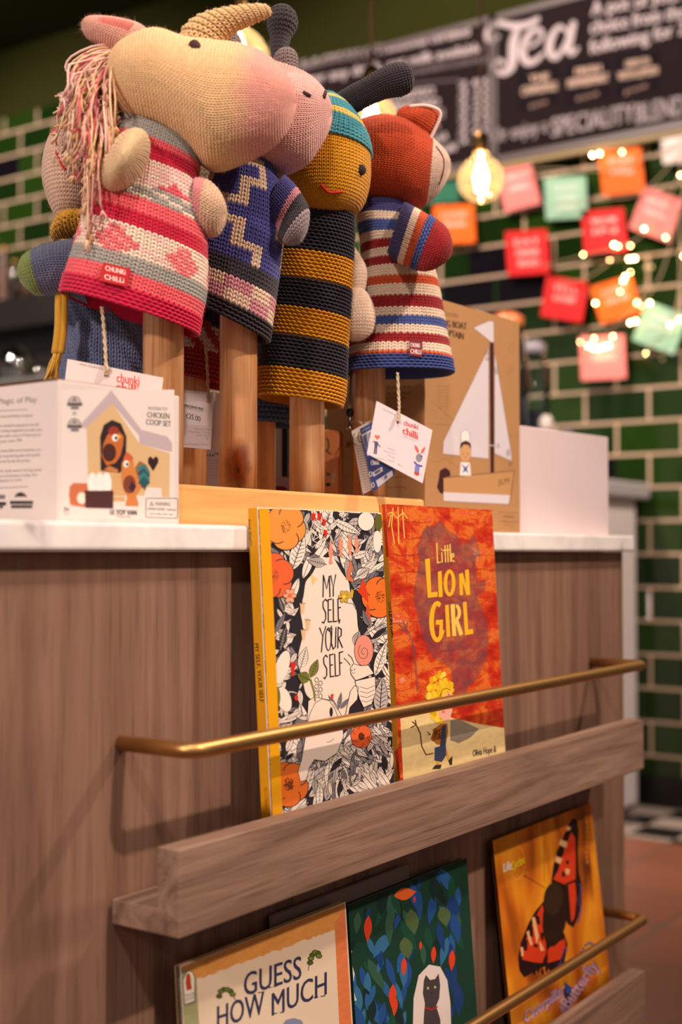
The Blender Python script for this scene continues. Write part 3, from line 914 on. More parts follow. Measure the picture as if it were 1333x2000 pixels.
for secs in ([((640, 490), (690, 478), 1.615, .008), ((660, 530), (714, 520), 1.615, .014), ((664, 560), (716, 552), 1.615, .015), ((660, 590), (708, 584), 1.615, .01), ((676, 600), (684, 600), 1.615, .002)],
             [((650, 566), (700, 556), 1.61, .006), ((660, 590), (722, 580), 1.605, .014), ((664, 620), (733, 616), 1.6, .016), ((668, 646), (728, 646), 1.6, .013), ((680, 662), (712, 662), 1.6, .007), ((694, 667), (698, 667), 1.6, .001)]):
    knit('wing', Loft(secs), 34, 20, lambda c, r: K(226, 196, 172), pc, amp=.8, fuzz=400)['label'] = 'cream knitted wing'

# ---- fox
T = 1.66
pd = thing('hand_puppet', 'knitted orange fox puppet with red, white and blue striped dress', 'puppet', (1.394, .08, 1.1), 'knitted hand puppets on the peg stand')
RED, ORG, BLU, NAVY, FW = K(160, 30, 36), K(210, 84, 36), K(76, 92, 156), K(70, 64, 120), K(238, 212, 188)
dressd = Loft([((674, 730), (886, 730), T, .055), ((679, 705), (882, 706), T, .055), ((687, 655), (873, 656), T, .052), ((697, 600), (863, 598), T, .05), ((704, 550), (853, 546), T, .046), ((708, 505), (838, 500), T, .042), ((704, 462), (818, 464), T, .04), ((698, 425), (806, 432), T, .036), ((708, 392), (800, 404), T, .032)], sq=.9)
D_rows = bands((5, BLU), (1, ORG), (3, FW), (3, RED), (3, FW), (3, BLU), (3, FW), (4, RED), (4, FW), (3, ORG), (4, FW), (3, RED), (3, FW), (3, RED), (3, FW), (4, BLU), (3, FW), (5, NAVY))
knit('dress', dressd, 60, len(D_rows), lambda c, r: D_rows[r], pd, lambda r: r < 5, .95, fuzz=1500)
headd = Loft([((664, 322), (664, 328), T, .003), ((676, 272), (676, 366), T, .045), ((705, 242), (705, 390), T, .064), ((745, 232), (742, 400), T, .07), ((790, 241), (784, 404), T, .068), ((826, 260), (818, 404), T, .058), ((850, 280), (838, 392), T, .046), ((868, 296), (858, 374), T, .032), ((878, 312), (874, 350), T, .018), ((881, 328), (881, 332), T, .003)])
knit('head', headd, 68, 52, lambda c, r: K(196, 74, 34) if r < 39 else K(228, 196, 176), pd, amp=.9, fuzz=1400)
MB().tube(spline([on_loft(headd, x, y, .002) for x, y in ((852, 286), (866, 308), (866, 335), (858, 360))], 12), .0012, 6).build('mouth', mat('plum_wool', lin(110, 50, 66), .9), pd)
eard = Loft([((788, 262), (826, 288), T - .01, .014), ((778, 240), (838, 276), T - .015, .017), ((778, 222), (850, 258), T - .02, .018), ((786, 212), (860, 234), T - .02, .015), ((800, 208), (852, 218), T - .02, .009), ((822, 206), (832, 207), T - .02, .002)])
knit('ear', eard, 30, 18, lambda c, r: K(204, 80, 38), pd, amp=.9, fuzz=700)
yarn_strands('ear_edging', [spline([P(x, y, T - .034) for x, y in ((800, 208), (830, 206), (856, 214), (860, 228), (848, 256), (836, 280))], 24)], [K(232, 206, 190)], pd, .0023, 7)['label'] = 'cream ear edging'
armd = Loft([((790, 398), (756, 500), T - .03, .026), ((806, 406), (774, 508), T - .05, .03), ((830, 420), (796, 516), T - .07, .032), ((852, 432), (816, 524), T - .085, .032), ((870, 446), (834, 526), T - .095, .03), ((880, 464), (852, 522), T - .1, .022), ((884, 484), (874, 508), T - .1, .01), ((883, 494), (882, 496), T - .1, .002)])
knit('arm', armd, 38, 26, lambda c, r: NAVY if r < 6 else FW if r < 9 else ORG if r < 12 else BLU if r < 15 else RED, pd, lambda r: 12 <= r < 15, .95, fuzz=700)

# ---- blue-grey cabled puppet at the back
T = 1.43
pe = thing('hand_puppet', 'knitted puppet with cabled blue-grey jumper, green mittens and mustard scarf', 'puppet', (1.03, .18, 1.1), 'knitted hand puppets on the peg stand')
BG = K(112, 122, 158)
bodye = Loft([((112, 790), (300, 790), T, .05), ((115, 740), (300, 745), T, .05), ((120, 680), (296, 685), T, .05), ((128, 610), (288, 615), T, .048), ((140, 540), (276, 545), T, .045), ((136, 480), (262, 485), T, .042), ((122, 440), (232, 440), T, .036)])
knit('body', bodye, 56, 44, lambda c, r: BG, pe, amp=1.1, cable=.0024, fuzz=1200)
heade = Loft([((140, 446), (146, 446), T, .003), ((116, 428), (186, 430), T, .04), ((100, 398), (202, 402), T, .056), ((90, 355), (210, 358), T, .064), ((94, 312), (206, 312), T, .062), ((106, 276), (194, 274), T, .052), ((126, 250), (174, 248), T, .032), ((148, 238), (152, 238), T, .003)])
knit('head', heade, 54, 40, lambda c, r: K(214, 180, 158) if r < 28 else (K(120, 150, 120) if (r // 3) % 2 == 0 else K(196, 90, 80)), pe, amp=.9, fuzz=1200)
MB().tube(spline([on_loft(heade, x, y, .0015) for x, y in ((110, 296), (116, 310), (122, 324), (128, 331))], 10), .0016, 6).build('mouth', mat('scarlet_wool', lin(196, 20, 24), .8), pe)
arme = Loft([((172, 468), (172, 590), T - .06, .03), ((140, 472), (146, 580), T - .07, .032), ((104, 478), (122, 574), T - .08, .032), ((74, 488), (92, 574), T - .085, .031), ((52, 500), (68, 572), T - .09, .026), ((39, 518), (48, 558), T - .09, .014), ((35, 534), (35, 538), T - .09, .002)])
knit('arm', arme, 34, 26, lambda c, r: K(104, 108, 134) if r < 16 else K(132, 146, 84), pe, amp=1, fuzz=600)
MUST = K(206, 152, 50)
sc = Loft([((112, 478), (120, 444), T - .02, .03), ((122, 462), (134, 422), T - .05, .03), ((150, 452), (158, 418), T - .06, .03), ((190, 452), (196, 420), T - .06, .03), ((220, 456), (226, 430), T - .03, .02)])
knit('scarf', sc, 18, 26, lambda c, r: MUST, pe, lambda r: r % 2 == 0, 1.1, fuzz=300)
cords = [spline([P(x + 10, 470, T - .075), P(x + 2, 560, T - .085), P(x, 640, T - .085), P(x - 6, 690, T - .085)], 16) for x in (114, 118, 124)]
yarn_strands('scarf_cord', cords, [MUST, K(190, 136, 44), MUST], pe, .0042, 8)
tas = [spline([P(112 + random.uniform(-6, 12), 684, T - .085), P(104 + random.uniform(-10, 12), 715, T - .085 + random.uniform(-.008, .008)), P(98 + random.uniform(-16, 18), 748, T - .085 + random.uniform(-.01, .01))], 6) for i in range(26)]
yarn_strands('tassel', tas, [random.choice([MUST, K(190, 136, 44), K(220, 178, 90)]) for _ in tas], pe, .0013, 5)

# ---- fair-isle puppet and blue-hemmed puppet, mostly behind the front row
T = 1.53
pf = thing('hand_puppet', 'knitted puppet in red and dark green patterned dress between the striped and zigzag dresses', 'puppet', (1.163, .18, 1.1), 'knitted hand puppets on the peg stand')
bodyf = Loft([((340, 735), (448, 762), T, .045), ((344, 690), (448, 712), T, .045), ((352, 620), (446, 640), T, .043), ((362, 540), (442, 552), T, .038), ((372, 470), (436, 476), T, .032), ((380, 420), (430, 424), T, .026)])
def f_col(c, r):
    if r < 7: return K(176, 44, 44)
    if r < 13: return K(226, 190, 172) if (c + r) % 6 < 3 else K(190, 60, 54)
    return [K(56, 66, 56), K(56, 66, 56), K(176, 54, 46)][(r // 2 + c // 4) % 3]
knit('dress', bodyf, 44, 40, f_col, pf, lambda r: r < 6, 1, fuzz=400)
headf = Loft([((400, 430), (406, 430), T + .03, .003), ((372, 410), (436, 410), T + .03, .03), ((360, 370), (446, 370), T + .03, .044), ((366, 330), (440, 330), T + .03, .04), ((388, 304), (420, 304), T + .03, .02), ((402, 298), (406, 298), T + .03, .003)])
knit('head', headf, 36, 22, lambda c, r: BEIGE, pf, fuzz=200)
T = 1.645
pg = thing('hand_puppet', 'knitted puppet with denim blue and orange hem showing behind the bee body', 'puppet', (1.297, .18, 1.1), 'knitted hand puppets on the peg stand')
bodyg = Loft([((476, 826), (582, 834), T, .042), ((478, 800), (582, 806), T, .042), ((484, 730), (580, 734), T, .04), ((500, 640), (576, 642), T, .036), ((514, 560), (574, 560), T, .03), ((530, 500), (566, 500), T, .024)])
knit('dress', bodyg, 40, 36, lambda c, r: K(88, 108, 148) if r < 5 else K(206, 92, 34) if r < 8 else K(90, 100, 136), pg, lambda r: r < 4, 1.1, fuzz=300)
headg = Loft([((556, 505), (562, 505), T + .01, .003), ((540, 470), (592, 470), T + .01, .03), ((552, 430), (600, 430), T + .01, .032), ((566, 400), (594, 400), T + .01, .02), ((580, 394), (584, 394), T + .01, .003)])
knit('head', headg, 26, 14, lambda c, r: BEIGE, pg, fuzz=100)

# ------------------------------------------------------------------ boxes on the worktop
def block(root, name, o, ux, uy, uz, m, bevel=.0006):
    b = MB(); b.frame(o, ux, uy, uz); return b.build(name, m, root, bevel=bevel)

INKB = K(52, 44, 46)
# chicken coop toy box
ca = on(113, 1015, 1, .012); ca[2] = TOP
cr = on(350, 1020, 1, .006); cr[2] = TOP
cux = cr - ca; cn = np.array([cux[1], -cux[0], 0]); cn /= np.linalg.norm(cn)
cdy = -cn * .10
chh = on(113, 741, 1, .012)[2] - TOP
coop = thing('toy_box', 'white toy box printed with a wooden chicken coop, hens and eggs', 'box', ca + cux / 2)
block(coop, 'carton', ca, cux, cdy, (0, 0, chh), WHITECARD, .0012)
b = MB(); b.frame(ca + (0, 0, chh + .0002) + cdy * .02, cux * .02 + cdy * 0, cdy * .95, (0, 0, .0016)); b.frame(ca + (0, 0, chh + .0002) + cdy * .03, cux * .9, cdy * .9, (0, 0, .0008))
b.build('lid_flap', mat('brown_card', lin(120, 84, 58), .8), coop)
art = Art(ca, cn, (1 / 3.703, 0, 680))
rf, wl, dk = K(182, 166, 172), K(206, 172, 128), K(46, 30, 32)
art.rect(440, 300, 1262, 1232, K(220, 208, 202), .4)
art.poly([(625, 560), (810, 395), (1010, 690), (1228, 760), (1226, 1078), (1172, 1076), (1168, 1012), (1060, 1005), (1040, 1070), (640, 1000)], wl, 1)
art.poly([(590, 545), (805, 305), (1022, 590), (1212, 640), (1245, 690), (1243, 752), (1008, 690), (1006, 630), (812, 400), (612, 585)], rf, 2)
art.poly([(728, 885), (724, 640), (750, 555), (810, 518), (875, 545), (915, 640), (910, 870), (860, 905)], dk, 3)
bird = K(186, 102, 52)
art.poly([(770, 640), (800, 600), (850, 590), (895, 640), (890, 700), (870, 780), (835, 830), (770, 850), (735, 780), (745, 700)], bird, 4)
art.ell(822, 600, 40, 34, K(150, 52, 40), 4)
art.ell(832, 648, 22, 26, K(250, 246, 240), 6); art.ell(838, 650, 11, 14, K(20, 16, 16), 7); art.poly([(850, 622), (882, 640), (852, 660)], K(232, 160, 40), 6)
art.ell(790, 755, 50, 66, K(70, 36, 32), 5); art.poly([(750, 880), (790, 850), (855, 880), (850, 905)], K(190, 120, 70), 5)
for k in range(5): art.rect(690, 915 + k * 40, 905, 948 + k * 40, K(206, 160, 110), 3)
art.poly([(505, 1000), (530, 975), (630, 978), (655, 1000), (650, 1120), (610, 1150), (510, 1135), (498, 1060)], K(196, 108, 72), 4)
art.ell(590, 1085, 34, 42, K(240, 220, 204), 5)
art.poly([(612, 1030), (820, 1030), (818, 1160), (616, 1155)], K(76, 42, 44), 6)
for cx in (668, 720, 770): art.ell(cx, 980, 36, 82, K(244, 232, 226), 5); art.ring(cx, 980, 36, 80, 2, K(210, 196, 190), 5.5)
art.poly([(880, 830), (905, 790), (960, 800), (970, 860), (1000, 940), (1022, 1010), (985, 1070), (1000, 1120), (1000, 1142), (905, 1140), (920, 1080), (890, 1010), (876, 930)], K(200, 124, 66), 7)
art.poly([(890, 800), (905, 765), (925, 752), (945, 772), (965, 790), (950, 815)], K(196, 92, 60), 7.5)
art.ell(912, 838, 20, 24, K(250, 246, 240), 8); art.ell(918, 840, 10, 13, K(20, 16, 16), 9); art.poly([(884, 830), (890, 850), (900, 830)], K(232, 160, 40), 8)
art.ell(935, 985, 46, 66, K(122, 62, 44), 8); art.poly([(930, 1010), (950, 960), (985, 1000), (960, 1048)], K(62, 36, 52), 9)
art.poly([(978, 860), (1010, 815), (1060, 845), (1085, 900), (1078, 960), (1050, 1030), (1020, 1000), (990, 930)], K(150, 96, 60), 6)
for k in range(4): art.poly([(985 + k * 4, 870 + k * 34), (1040, 835 + k * 30), (1086, 900 + k * 24), (1050 - k * 3, 930 + k * 28)], K(58, 118, 122) if k % 2 == 0 else K(40, 84, 90), 7 + k * .3)
art.poly([(1108, 890), (1070, 830), (1072, 795), (1090, 782), (1108, 802), (1126, 782), (1144, 795), (1146, 825)], dk, 3)
art.text('WOODEN TOY', 1070, 446, 1212, 453, 24, K(110, 100, 104), 3)
art.text('CHICKEN', 1064, 500, 1224, 512, 40, K(84, 78, 82), 3, 1.5); art.text('COOP SET', 1056, 552, 1236, 568, 40, K(84, 78, 82), 3, 1.5)
art.text('LE TOY VAN', 795, 1203, 985, 1208, 36, INKB, 3, 5); art.text('The Magic of Play', 842, 1222, 945, 1226, 14, INKB, 3)
art.text('3+', 460, 1180, 500, 1183, 32, INKB, 3, 3); art.text('months', 462, 1200, 502, 1203, 12, INKB, 3)
art.stroke([(1064, 1086), (1278, 1086), (1286, 1096), (1284, 1222), (1276, 1230), (1062, 1222), (1054, 1212), (1056, 1094)], 4, INKB, 3, True)
art.stroke([(1085, 1136), (1097, 1112), (1109, 1137)], 4, INKB, 3, True)
art.text('WARNING:', 1122, 1138, 1236, 1142, 26, INKB, 3); art.text('CHOKING HAZARD - Small parts', 1064, 1170, 1272, 1176, 18, INKB, 3); art.text('Not for children under 3 years', 1084, 1203, 1254, 1208, 13, INKB, 3)
for cy in (392, 552):
    art.ring(538, cy, 42, 40, 8, K(96, 88, 92), 3, 180, 360); art.rect(486, cy + 2, 594, cy + 26, K(84, 76, 80), 3); art.rect(512, cy + 30, 570, cy + 50, K(110, 102, 106), 3)
    art.poly([(505, cy - 5), (538, cy - 36), (570, cy - 5)], K(130, 122, 126), 3)
art.ring(538, 472, 12, 10, 5, K(110, 102, 106), 3)
art.build('front_picture', coop)
art = Art(ca, -cux, (1 / 3.703, 0, 680))
for st, x0, x1, y, h in (('Magic of Play', -18, 268, 395, 42),):
    art.text(st, x0, y + 10, x1, y - 5, h, K(104, 92, 90), 2)
for y in (446, 1004): art.stroke([(-60, y + 10), (200, y - 2)], 4, K(70, 62, 64), 2)
lines = [(494, 'A big hearted family company.', 240), (562, 'children should be exposed to the full', 280), (598, 'when making imaginative wooden toys,', 305), (635, 'in Britain with a touch of French joy for', 298), (675, 'over years, since 1995.', 165),
         (742, 'from sustainable wood materials, our', 300), (780, 'create long lasting play and quality', 292), (820, 'and loved family favourites.', 222), (888, 'original, made award winning, loved', 300), (925, 'a true investment in play, for', 268), (960, 'generations to come.', 160)]
for y, st, x1 in lines: art.text(st, -50, y + 12, x1, y, 21, K(86, 76, 76), 2)
art.ring(150, 1080, 40, 34, 8, INKB, 2, 180, 360); art.poly([(110, 1075), (150, 1040), (190, 1075)], INKB, 2); art.rect(72, 1104, 240, 1128, INKB, 2); art.rect(80, 1134, 235, 1158, K(70, 62, 64), 2)
art.rect(-40, 1060, 38, 1092, K(120, 110, 112), 2); art.rect(-40, 1112, 45, 1138, INKB, 2); art.poly([(-8, 1140), (28, 1140), (10, 1166)], INKB, 2)
art.build('side_text', coop)

# sailing boat toy box
KC = K(178, 132, 88)
sa = on(831, 990, 1, .040); sa[2] = TOP
sr = on(1017, 1038, 1, .029); sr[2] = TOP
sux = sr - sa; sn = np.array([sux[1], -sux[0], 0]); sn /= np.linalg.norm(sn)
shh = on(1017, 629, 1, .029)[2] - TOP
sail = thing('toy_box', 'brown kraft toy box printed with a white-sailed wooden boat and sailor', 'box', sa + sux / 2)
b = MB(); b.col = KC; b.frame(sa, sux, -sn * .165, (0, 0, shh)); b.build('carton', KRAFT, sail, bevel=.001, color=True)
art = Art(sa, sn, (1 / 2.666, 630, 550))
sw, mr, ln_ = K(214, 202, 208), K(66, 34, 36), K(96, 70, 50)
art.poly([(866, 350), (866, 922), (628, 896), (632, 832)], sw, 2); art.stroke([(866, 350), (866, 922), (628, 896), (632, 832)], 3, ln_, 1.5, True)
art.poly([(898, 370), (985, 905), (984, 932), (898, 895)], sw, 2); art.stroke([(898, 370), (985, 905), (984, 932), (898, 895)], 3, ln_, 1.5, True)
art.poly([(788, 240), (868, 206), (892, 208), (894, 316), (880, 314)], sw, 2); art.stroke([(788, 240), (868, 206), (892, 208), (894, 316), (880, 314)], 3, ln_, 1.5, True)
art.poly([(872, 318), (893, 318), (895, 992), (876, 996)], mr, 3)
art.poly([(630, 1022), (1000, 985), (985, 1065), (975, 1158), (632, 1142)], K(190, 142, 94), 3); art.stroke([(630, 1022), (1000, 985), (975, 1158), (632, 1142)], 3, ln_, 3.5, True)
art.poly([(630, 1096), (978, 1112), (970, 1158), (632, 1142)], sw, 4)
art.poly([(612, 985), (640, 968), (664, 985), (668, 1012), (636, 1020), (632, 1108), (612, 1100), (597, 1070), (606, 1030)], mr, 2.5)
art.poly([(720, 940), (768, 942), (774, 1010), (716, 1010)], K(236, 226, 222), 5); art.ell(745, 890, 31, 48, K(204, 154, 108), 6)
art.poly([(716, 876), (720, 840), (748, 828), (772, 842), (775, 874), (760, 850), (735, 848)], K(60, 36, 30), 7)
art.poly([(722, 828), (720, 795), (732, 774), (752, 772), (768, 795), (768, 830)], K(238, 230, 226), 7); art.stroke([(722, 828), (720, 795), (732, 774), (752, 772), (768, 795), (768, 830)], 2, K(120, 100, 96), 7.5)
for x in (734, 757): art.ell(x, 898, 3, 3, INKB, 7)
art.ring(746, 912, 6, 4, 2, K(120, 50, 40), 7, 10, 170)
art.poly([(722, 945), (745, 968), (768, 945), (752, 975), (762, 1000), (745, 985), (728, 1000), (738, 975)], K(64, 84, 150), 6)
for x, y in ((858, 372), (858, 402), (908, 455), (908, 472), (968, 885), (968, 900), (980, 950), (915, 855)): art.ring(x, y, 7, 9, 3, K(90, 80, 86), 3)
art.stroke([(868, 852), (915, 856)], 4, sw, 4)
art.text('JLM', 915, 1058, 972, 1050, 28, ln_, 5)
gl = K(150, 108, 70)
for dx in (0, 52): art.stroke([(604 + dx, 540), (600 + dx, 660)], 2, gl, 1)
for k in range(7): art.stroke([(604, 545 + k * 18), (655, 545 + k * 18)], 2, gl, 1)
art.stroke([(545, 740), (620, 745), (690, 748)], 2, gl, 1); art.stroke([(560, 930), (600, 942), (640, 920), (705, 970)], 2, gl, 1); art.stroke([(570, 622), (680, 720)], 2, gl, 1); art.stroke([(975, 800), (1025, 806)], 2, gl, 1)
art.ring(985, 345, 14, 22, 2, gl, 1); art.ring(968, 470, 10, 16, 2, gl, 1); art.ring(985, 455, 9, 14, 2, gl, 1)
art.text('WOODEN', 618, 172, 706, 190, 20, K(110, 80, 56), 2); art.text('SAILING BOAT', 566, 222, 750, 250, 34, K(70, 50, 38), 2, 3); art.text('& CAPTAIN', 596, 268, 734, 302, 34, K(70, 50, 38), 2, 3)
art.stroke([(920, 1200), (1022, 1206), (1020, 1290), (920, 1282)], 2, gl, 2, True)
art.text('! WARNING', 935, 1230, 1002, 1234, 15, ln_, 2); art.text('CHOKING HAZARD', 928, 1252, 1016, 1257, 11, ln_, 2); art.text('small parts', 940, 1270, 1004, 1274, 11, ln_, 2)
art.build('front_picture', sail)
art = Art(sa, -sux, (1 / 5.8, 620, 720))
for y, st, x0, x1 in ((215, 'Sail the seven seas with', 790, 1070), (285, 'the wooden sailing boat', 790, 1075), (340, 'and its brave captain.', 790, 1020), (470, 'Ages 3 and up', 850, 1010)): art.text(st, x0, y + 6, x1, y, 26, K(64, 42, 30), 1)
for y in (1230, 1345): art.stroke([(790, y), (990, y - 4), (1010, y + 20)], 6, K(96, 62, 42), 1)
art.build('side_text', sail)

# blank white acrylic card
wa = sr + np.array([.0022, .004, 0]); wa[2] = TOP
wr = on(1190, 1043, 1, .004); wr[2] = TOP
wh = on(1190, 854, 1, .004)[2] - TOP
wux = wr - wa; wn = np.array([wux[1], -wux[0], 0]); wn /= np.linalg.norm(wn)
sg = thing('display_card', 'blank white display card standing at the right end of the worktop', 'card', wa + wux / 2)
block(sg, 'panel', wa, wux, -wn * .006, (0, 0, wh), ACRYL, .0015)
block(sg, 'foot', wa - wn * .0062, wux, -wn * .07, (0, 0, .004), ACRYL, .001)

# ------------------------------------------------------------------ tags and small goods around the pegs
def quad_card(name, label, cat, q, ts, thick, col, m=None, parent=None, group=None):
    """card through four picture corners TL,TR,BR,BL at given distances; returns root, Art for its face"""
    pts = [P(*p, t) for p, t in zip(q, ts)]
    o = pts[3]; ux = pts[2] - pts[3]; uy = pts[0] - pts[3]
    n = np.cross(ux, uy); n /= np.linalg.norm(n)
    if n @ (CAM - o) < 0: n = -n
    root = parent or thing(name, label, cat, sum(pts) / 4, group)
    b = MB(); b.col = col
    pts[1] = o + ux + uy if np.linalg.norm(o + ux + uy - pts[1]) < .006 else pts[1]
    vs = pts + [p - n * thick for p in pts]
    b.add(vs, [(0, 3, 2, 1), (4, 5, 6, 7), (0, 1, 5, 4), (1, 2, 6, 5), (2, 3, 7, 6), (3, 0, 4, 7)])
    b.build('card', m or CARD, root, color=True)
    return root, Art(o, n)

def string(root, pts, col=K(214, 186, 152), r=.0011):
    base = spline(pts, 26)
    a, b2 = [], []
    for i, p in enumerate(base):
        w = i * 1.25; off = RV * math.cos(w) * .0011 + FH * math.sin(w) * .0011
        a.append(p + off); b2.append(p - off)
    yarn_strands('string', [a, b2], [col, tuple(c * .9 for c in col)], root, r, 6)

TW = K(226, 206, 200)
RL = K(206, 52, 44)
t1, a1 = quad_card('hang_tag', 'white hang tag with red lettering hanging behind the chicken coop box', 'tag', [(132, 701), (319, 740), (305, 850), (118, 812)], [1.30, 1.285, 1.285, 1.30], .0008, TW)
a1.text('www.chunkichilli.com', 155, 713, 216, 726, 6, K(120, 96, 96), 2); a1.text('chunki', 228, 746, 272, 753, 18, RL, 2, .8); a1.text('chilli', 226, 766, 270, 774, 22, RL, 2, 1.4)
a1.ell(207, 733, 3.6, 3.2, K(44, 40, 70), 2); a1.build('printing', t1)
string(t1, [P(199, 600, 1.30), P(203, 640, 1.297), P(206, 690, 1.294), P(208, 731, 1.291)])
MB().tube(spline([P(206, 712, 1.292), P(211, 720, 1.288), P(206, 727, 1.29), P(209, 733, 1.291)], 8), .0016, 6, col=K(214, 186, 152)).build('knot', YARN, t1, color=True)

t2, a2 = quad_card('hang_tag', 'folded hang tag with a price sticker hanging between the first two front posts', 'tag', [(338, 760), (418, 764), (412, 878), (332, 871)], [1.475, 1.47, 1.47, 1.475], .0008, K(198, 182, 178))
quad_card('', '', '', [(418, 764), (430, 768), (428, 884), (412, 878)], [1.47, 1.49, 1.49, 1.47], .0008, K(198, 182, 178), parent=t2)
k8 = (1 / 6.666, 330, 720); a2.k = k8
a2.rect(170, 430, 500, 740, K(206, 190, 186), 1)
a2.text("CHILDREN'S BOOKS MUSIC", 150, 478, 452, 545, 30, INK, 2, 3); a2.text('INSTRUMENTS & GIFTS', 170, 505, 446, 572, 22, K(90, 80, 80), 2)
a2.text('£25.00', 222, 640, 412, 690, 66, K(56, 50, 52), 2, 2)
for st, x0, x1, y in (('ChunkiChilli', 330, 530, 806), ('3 Fairview Court', 245, 528, 842), ('GL52 2EX', 360, 522, 886), ('UK', 480, 518, 930), ('Designed and knitted in China', 60, 518, 1000)): a2.text(st, x0, y - 10, x1, y, 26, K(140, 122, 120), 2)
a2.text('www.chunkichilli.com', 190, 312, 470, 326, 24, K(150, 132, 130), 2); a2.ell(512, 432, 28, 26, K(226, 150, 96), 2)
a2.build('printing', t2)
string(t2, [P(397, 640, 1.455), P(403, 690, 1.46), P(406, 740, 1.464), P(407, 785, 1.468)], K(178, 150, 122))

t4, a4 = quad_card('hang_tag', 'tilted white hang tag with a printed rabbit hanging from the fox puppet', 'tag', [(736, 783), (844, 844), (826, 944), (717, 886)], [1.60, 1.585, 1.585, 1.60], .0008, K(226, 214, 218))
a4.k = (1 / 5.8, 620, 720)
a4.text('chunki', 978, 640, 1140, 690, 60, RL, 2, 4); a4.text('chilli', 968, 735, 1135, 805, 84, RL, 2, 8); a4.text('organic cotton', 962, 760, 1110, 825, 18, K(150, 136, 138), 2)
a4.text('www.chunkichilli.com', 745, 465, 890, 535, 18, K(130, 116, 120), 2)
for st, x0, x1, y in (('ChunkiChilli', 790, 880, 900), ('3 Fairview Court', 750, 880, 935), ('GL52 2EX', 800, 880, 985), ('Made in China', 680, 870, 1020), ('Age 3+', 915, 975, 1085)): a4.text(st, x0, y, x1, y + 40, 16, K(140, 126, 130), 2)
# rabbit
a4.leaf(1150, 960, 110, 18, -2.0, K(220, 96, 80), 3); a4.leaf(1178, 965, 95, 16, -1.05, K(220, 96, 80), 3); a4.ell(1155, 1010, 36, 48, K(140, 136, 146), 4)
a4.poly([(1172, 990), (1192, 985), (1190, 1018)], INK, 5); a4.stroke([(1105, 1060), (1130, 1090), (1185, 1105)], 22, K(92, 96, 170), 5); a4.poly([(1110, 1100), (1162, 1110), (1152, 1205), (1100, 1190)], K(122, 126, 190), 4)
a4.poly([(1096, 1165), (1158, 1180), (1150, 1215), (1110, 1205)], RL, 5)
# small puppet
a4.ell(664, 766, 11, 16, K(196, 60, 44), 3); a4.ell(698, 770, 11, 16, K(196, 60, 44), 3); a4.ell(682, 782, 18, 22, K(226, 112, 48), 4); a4.stroke([(635, 828), (670, 830), (712, 884)], 12, K(120, 60, 80), 4)
a4.poly([(650, 820), (690, 830), (684, 890), (650, 886)], K(70, 72, 110), 5)
a4.stroke([(656, 890), (648, 960)], 15, K(64, 54, 84), 4); a4.stroke([(674, 890), (668, 965)], 15, K(64, 54, 84), 4)
a4.ell(912, 610, 13, 14, K(30, 26, 30), 3); a4.stroke([(930, 640), (890, 1040)], 2, K(214, 200, 204), 2)
a4.build('printing', t4)
string(t4, [P(777, 728, 1.605), P(779, 770, 1.60), P(780, 800, 1.594), P(777, 823, 1.588)])

# copper gift tin with a wire and bead
na = P(664, 955, 1.66); na[2] = TOP + .0143
tl_ = np.array([-.55, .62, 0]); tl_ /= np.linalg.norm(tl_); tr_ = np.array([.86, .5, 0]); tr_ /= np.linalg.norm(tr_)
hz = P(664, 837, 1.66)[2] - na[2]
tin = thing('gift_tin', 'copper coloured tin with red pepper print behind the third and fourth front posts', 'tin', na)
b = MB(); b.frame(na, tr_ * .062, tl_ * .05, (0, 0, hz)); b.build('body', mat('copper_tin', lin(190, 112, 62), .35, .6), tin, bevel=.003)
art = Art(na, np.cross(tr_, ZV), (1 / 5.8, 620, 720))
art.poly([(332, 850), (345, 800), (378, 830), (412, 920), (418, 1050), (350, 1110), (372, 1060), (345, 950)], K(176, 34, 26), 1); art.build('pepper_print', tin)
art = Art(na, np.cross(tl_, ZV), (1 / 5.8, 620, 720))
art.ring(100, 862, 30, 70, 26, K(84, 62, 50), 1, -90, 90); art.stroke([(100, 930), (150, 966)], 26, K(84, 62, 50), 1); art.leaf(172, 1310, 180, 18, -1.4, K(190, 170, 156), 1); art.leaf(90, 1310, 70, 24, .1, K(50, 34, 28), 1); art.leaf(100, 1180, 60, 20, .5, K(96, 90, 66), 1)
art.build('leaf_print', tin)
ball = P(684, 806, 1.67)
wr_ = thing('bead_wire', 'thin steel wire with a black bead rising from the copper tin', 'wire', [ball[0], ball[1], na[2] + hz])
MB().tube([(ball[0], ball[1], na[2] + hz), ball, P(686, 735, 1.675)], .0014, 8).build('wire', CHROME, wr_)
MB().ball(ball, .0058, 16).build('bead', BLACK, wr_)
MB().lathe((ball[0], ball[1], na[2] + hz), [(.004, .0003), (.004, .004), (.002, .005), (.002, .02)], 12).build('fitting', CHROME, wr_)

